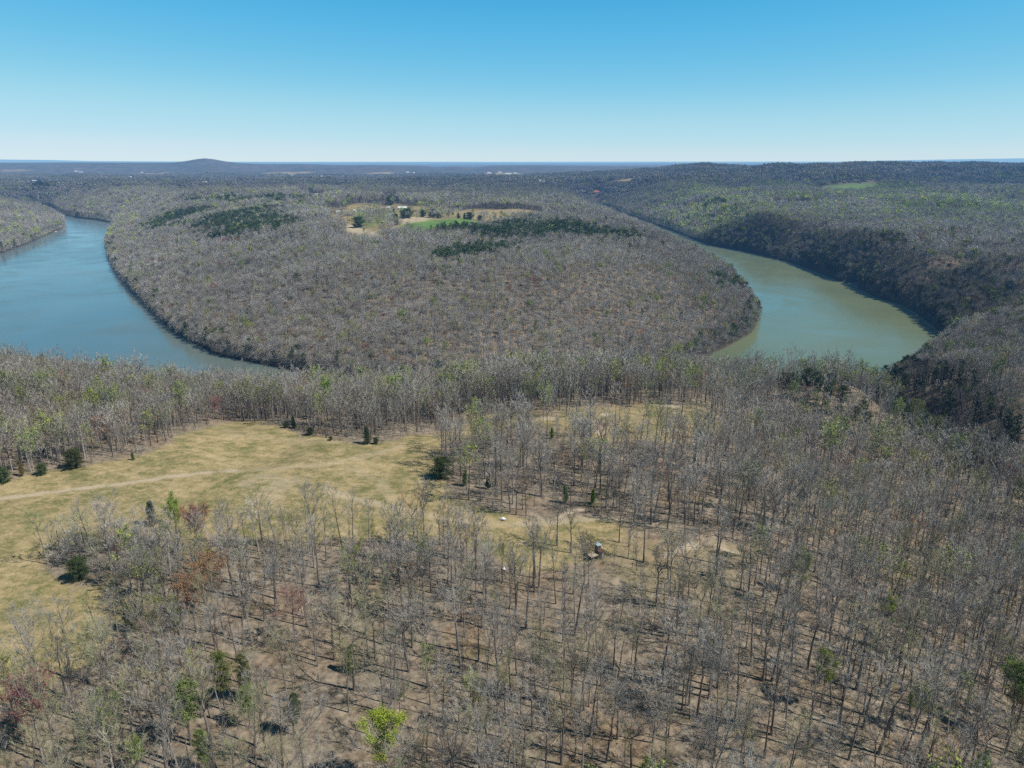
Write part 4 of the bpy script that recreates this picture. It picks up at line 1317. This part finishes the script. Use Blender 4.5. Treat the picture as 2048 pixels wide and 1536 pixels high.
x, y = jgrid(-330, 330, 225, 440, 4.6, 15)
m = in_view(x, y); x, y = x[m], y[m]
df_ = poly_sdf(x, y, FIELD)[0]; dg_ = poly_sdf(x, y, GLADE)[0]
wall_ = np.where((df_ > 1) & (df_ < 60), 1.0, .45) * (y > 232 + .05 * x) * ((y > 300) | (x < -60)) * (x < 70)
keep = RNG.random(len(x)) < free(x, y) * np.where(dg_ < 0, 0, 1) * wall_ * .62
x, y = x[keep], y[keep]
add_rows(x, y, height(x, y), "mid", 26, .66 + .2 * fbm(x / 40, y / 40, 171, 2) + .1 * sstep(290, 320, y) * sstep(-40, 0, x), .14)

TIP = ground_poly([(95, 1085), (200, 1078), (330, 1085), (400, 1120), (330, 1170), (240, 1190), (150, 1165), (100, 1150), (84, 1120)])
x, y = jgrid(-330, 330, 80, 470, 5.2, 12)
m = in_view(x, y); x, y = x[m], y[m]
tip = poly_sdf(x, y, TIP)[0] < 0
keep = RNG.random(len(x)) < free(x, y) * np.where(tip, .95, .85 * sstep(.44, .68, fbm(x / 26, y / 26, 141, 3)))
x, y, tip = x[keep], y[keep], tip[keep]
add_rows(x, y, height(x, y), "bushy", 24, np.where(tip, RNG.uniform(.55, .95, len(x)), RNG.uniform(.14, .42, len(x))), .1)

for y0, y1, s, lod, seed, sc in ((470, 900, 6.2, "dome1", 3, .90), (900, 1600, 7.0, "dome2", 4, .95), (1600, 2700, 10.0, "dome2", 5, 1.25), (2700, 6000, 24.0, "clump", 6, 1.0)):
    xm = y1 * .86 + 60
    x, y = jgrid(-xm, xm, y0, y1, s, seed)
    m = in_view(x, y, 1.06); x, y = x[m], y[m]
    dn = .80 + .4 * fbm(x / 45, y / 45, 111, 2)
    keep = RNG.random(len(x)) < free(x, y) * dn
    x, y = x[keep], y[keep]; z = height(x, y)
    pine = np.zeros(len(x), bool)
    for P in PINES: pine |= (poly_sdf(x, y, P)[0] + (fbm(x / 35, y / 35, 131, 3) - .45) * 110 < 0) & (RNG.random(len(x)) < .8)
    for P in SHOREP: pine |= (poly_sdf(x, y, P)[0] < 0) & (RNG.random(len(x)) < .5)
    for P, q in DARK_S: pine |= (poly_sdf(x, y, P)[0] < 0) & (RNG.random(len(x)) < q)
    if lod != "clump": pine |= RNG.random(len(x)) < np.where(y < 950, .004, .016)
    else: pine |= RNG.random(len(x)) < .05 * sstep(.45, .6, fbm(x / 300, y / 300, 117, 2)) * 2
    hs = sc * (.80 + .36 * fbm(x / 40, y / 40, 121, 3))
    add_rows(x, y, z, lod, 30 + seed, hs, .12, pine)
    # trees crowd and overhang the water's edge
    x, y = jgrid(-xm, xm, y0, y1, s * .5, seed + 40)
    m = in_view(x, y, 1.06) & (np.hypot(x, y) < 2600); x, y = x[m], y[m]
    if len(x):
        d = water_d(x, y); m = (d > -.2) & (d < 13) & (RNG.random(len(x)) < .8); x, y = x[m], y[m]
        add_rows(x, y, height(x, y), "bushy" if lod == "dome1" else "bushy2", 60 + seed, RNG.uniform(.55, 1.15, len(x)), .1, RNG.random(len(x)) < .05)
for n_, P in enumerate(PINES):
    a, b = P.min(0), P.max(0)
    x, y = jgrid(a[0] - 40, b[0] + 40, a[1] - 60, b[1] + 60, 6.0, 200 + n_)
    m = RNG.random(len(x)) < .88 * sstep(20, -20, poly_sdf(x, y, P)[0] + (fbm(x / 35, y / 35, 131, 3) - .68) * 70); x, y = x[m], y[m]
    if len(x): add_rows(x, y, height(x, y), "dome2", 220 + n_, RNG.uniform(.8, 1.1, len(x)), .1, np.ones(len(x), bool))
rows = np.array(rows)
print("woodland trees", len(rows))


def instancer(name, rows, label):
    me = bpy.data.meshes.new(name)
    me.vertices.add(len(rows)); me.vertices.foreach_set('co', np.ascontiguousarray(rows[:, :3]).ravel())
    me.attributes.new("idx", 'INT', 'POINT').data.foreach_set('value', rows[:, 3].astype(np.int32))
    z = RNG.normal(0, .035, (len(rows), 3)); z[:, 2] = rows[:, 4]
    me.attributes.new("rot", 'FLOAT_VECTOR', 'POINT').data.foreach_set('vector', z.ravel())
    sc = np.stack([rows[:, 5], rows[:, 5], rows[:, 6]], 1)
    me.attributes.new("scl", 'FLOAT_VECTOR', 'POINT').data.foreach_set('vector', np.ascontiguousarray(sc).ravel())
    for nm, c in (("tint", 7), ("leaf", 10), ("bark", 13)):
        col = np.ones((len(rows), 4)); col[:, :3] = rows[:, c:c + 3]
        me.attributes.new(nm, 'FLOAT_COLOR', 'POINT').data.foreach_set('color', col.ravel())
    o = bpy.data.objects.new(name, me); COL.objects.link(o)
    g = bpy.data.node_groups.new(name, 'GeometryNodeTree')
    g.interface.new_socket("Geometry", in_out='INPUT', socket_type='NodeSocketGeometry')
    g.interface.new_socket("Geometry", in_out='OUTPUT', socket_type='NodeSocketGeometry')
    N, K = g.nodes, g.links
    gi, go = N.new('NodeGroupInput'), N.new('NodeGroupOutput')
    ci = N.new('GeometryNodeCollectionInfo'); ci.inputs['Collection'].default_value = PROTO
    ci.inputs['Separate Children'].default_value = True; ci.inputs['Reset Children'].default_value = True
    ip = N.new('GeometryNodeInstanceOnPoints'); ip.inputs['Pick Instance'].default_value = True

    def na(nm, t):
        n = N.new('GeometryNodeInputNamedAttribute'); n.data_type = t; n.inputs['Name'].default_value = nm
        return next(s for s in n.outputs if s.enabled and s.name == 'Attribute')
    K.new(gi.outputs[0], ip.inputs['Points']); K.new(ci.outputs[0], ip.inputs['Instance'])
    K.new(na("idx", 'INT'), ip.inputs['Instance Index'])
    K.new(na("rot", 'FLOAT_VECTOR'), ip.inputs['Rotation']); K.new(na("scl", 'FLOAT_VECTOR'), ip.inputs['Scale'])
    K.new(ip.outputs[0], go.inputs[0])
    o.modifiers.new("trees", 'NODES').node_group = g
    return tag(o, label, None, None, "stuff")


instancer("woodland", rows, "leafless grey woodland covering the plateau, peninsula and far hills")

# end of the woodland

# ------------------------------------------------------------------ light
EL, AZ = R(50), R(108)          # azimuth clockwise from the view direction
w = bpy.data.worlds.new("World"); scene.world = w; w.use_nodes = True
N, K = w.node_tree.nodes, w.node_tree.links
sky = N.new('ShaderNodeTexSky'); sky.sky_type = 'NISHITA'; sky.sun_disc = False
sky.sun_elevation = EL; sky.sun_rotation = AZ; sky.altitude = 300; sky.air_density = .6; sky.dust_density = 0; sky.ozone_density = 6.0
# deepen the sky toward the clear cyan of the day
sc1 = N.new('ShaderNodeVectorMath'); sc1.operation = 'SCALE'; sc1.inputs['Scale'].default_value = .1
K.new(sky.outputs[0], sc1.inputs[0])
cv = N.new('ShaderNodeRGBCurve')
for ch, pts in enumerate((((0, 0), (.08, .03), (.116, .078), (.199, .22), (.286, .37), (.42, .50), (.525, .60), (1, .7)), ((0, 0), (.15, .17), (.225, .42), (.361, .58), (.477, .68), (.678, .76), (1, .84)),
                          ((0, 0), (.3, .29), (.40, .54), (.452, .74), (.621, .81), (.705, .825), (.8, .85), (1, .9)))):
    c = cv.mapping.curves[ch]
    c.points[0].location = pts[0]; c.points[1].location = pts[-1]
    for p in pts[1:-1]: c.points.new(*p)
cv.mapping.update()
K.new(sc1.outputs[0], cv.inputs['Color'])
sc2 = N.new('ShaderNodeVectorMath'); sc2.operation = 'SCALE'; sc2.inputs['Scale'].default_value = 10.0
K.new(cv.outputs[0], sc2.inputs[0])
bg = N['Background']; bg.inputs['Strength'].default_value = .1
K.new(sc2.outputs[0], bg.inputs[0])

sd = bpy.data.lights.new("sun", 'SUN'); sd.energy = 4.6; sd.angle = R(.53); sd.color = (1, .935, .83)
so = bpy.data.objects.new("sun", sd); COL.objects.link(so)
so.location = (200, -60, 300)
dirv = (math.cos(EL) * math.sin(AZ), math.cos(EL) * math.cos(AZ), math.sin(EL))
from mathutils import Vector
so.rotation_euler = Vector(dirv).to_track_quat('Z', 'Y').to_euler()

scene.render.engine = 'CYCLES'
scene.view_settings.view_transform = 'Standard'
scene.view_settings.look = 'None'
scene.view_settings.exposure = 0
scene.cycles.use_denoising = False
scene.cycles.max_bounces = 3
scene.cycles.diffuse_bounces = 1
scene.cycles.glossy_bounces = 2
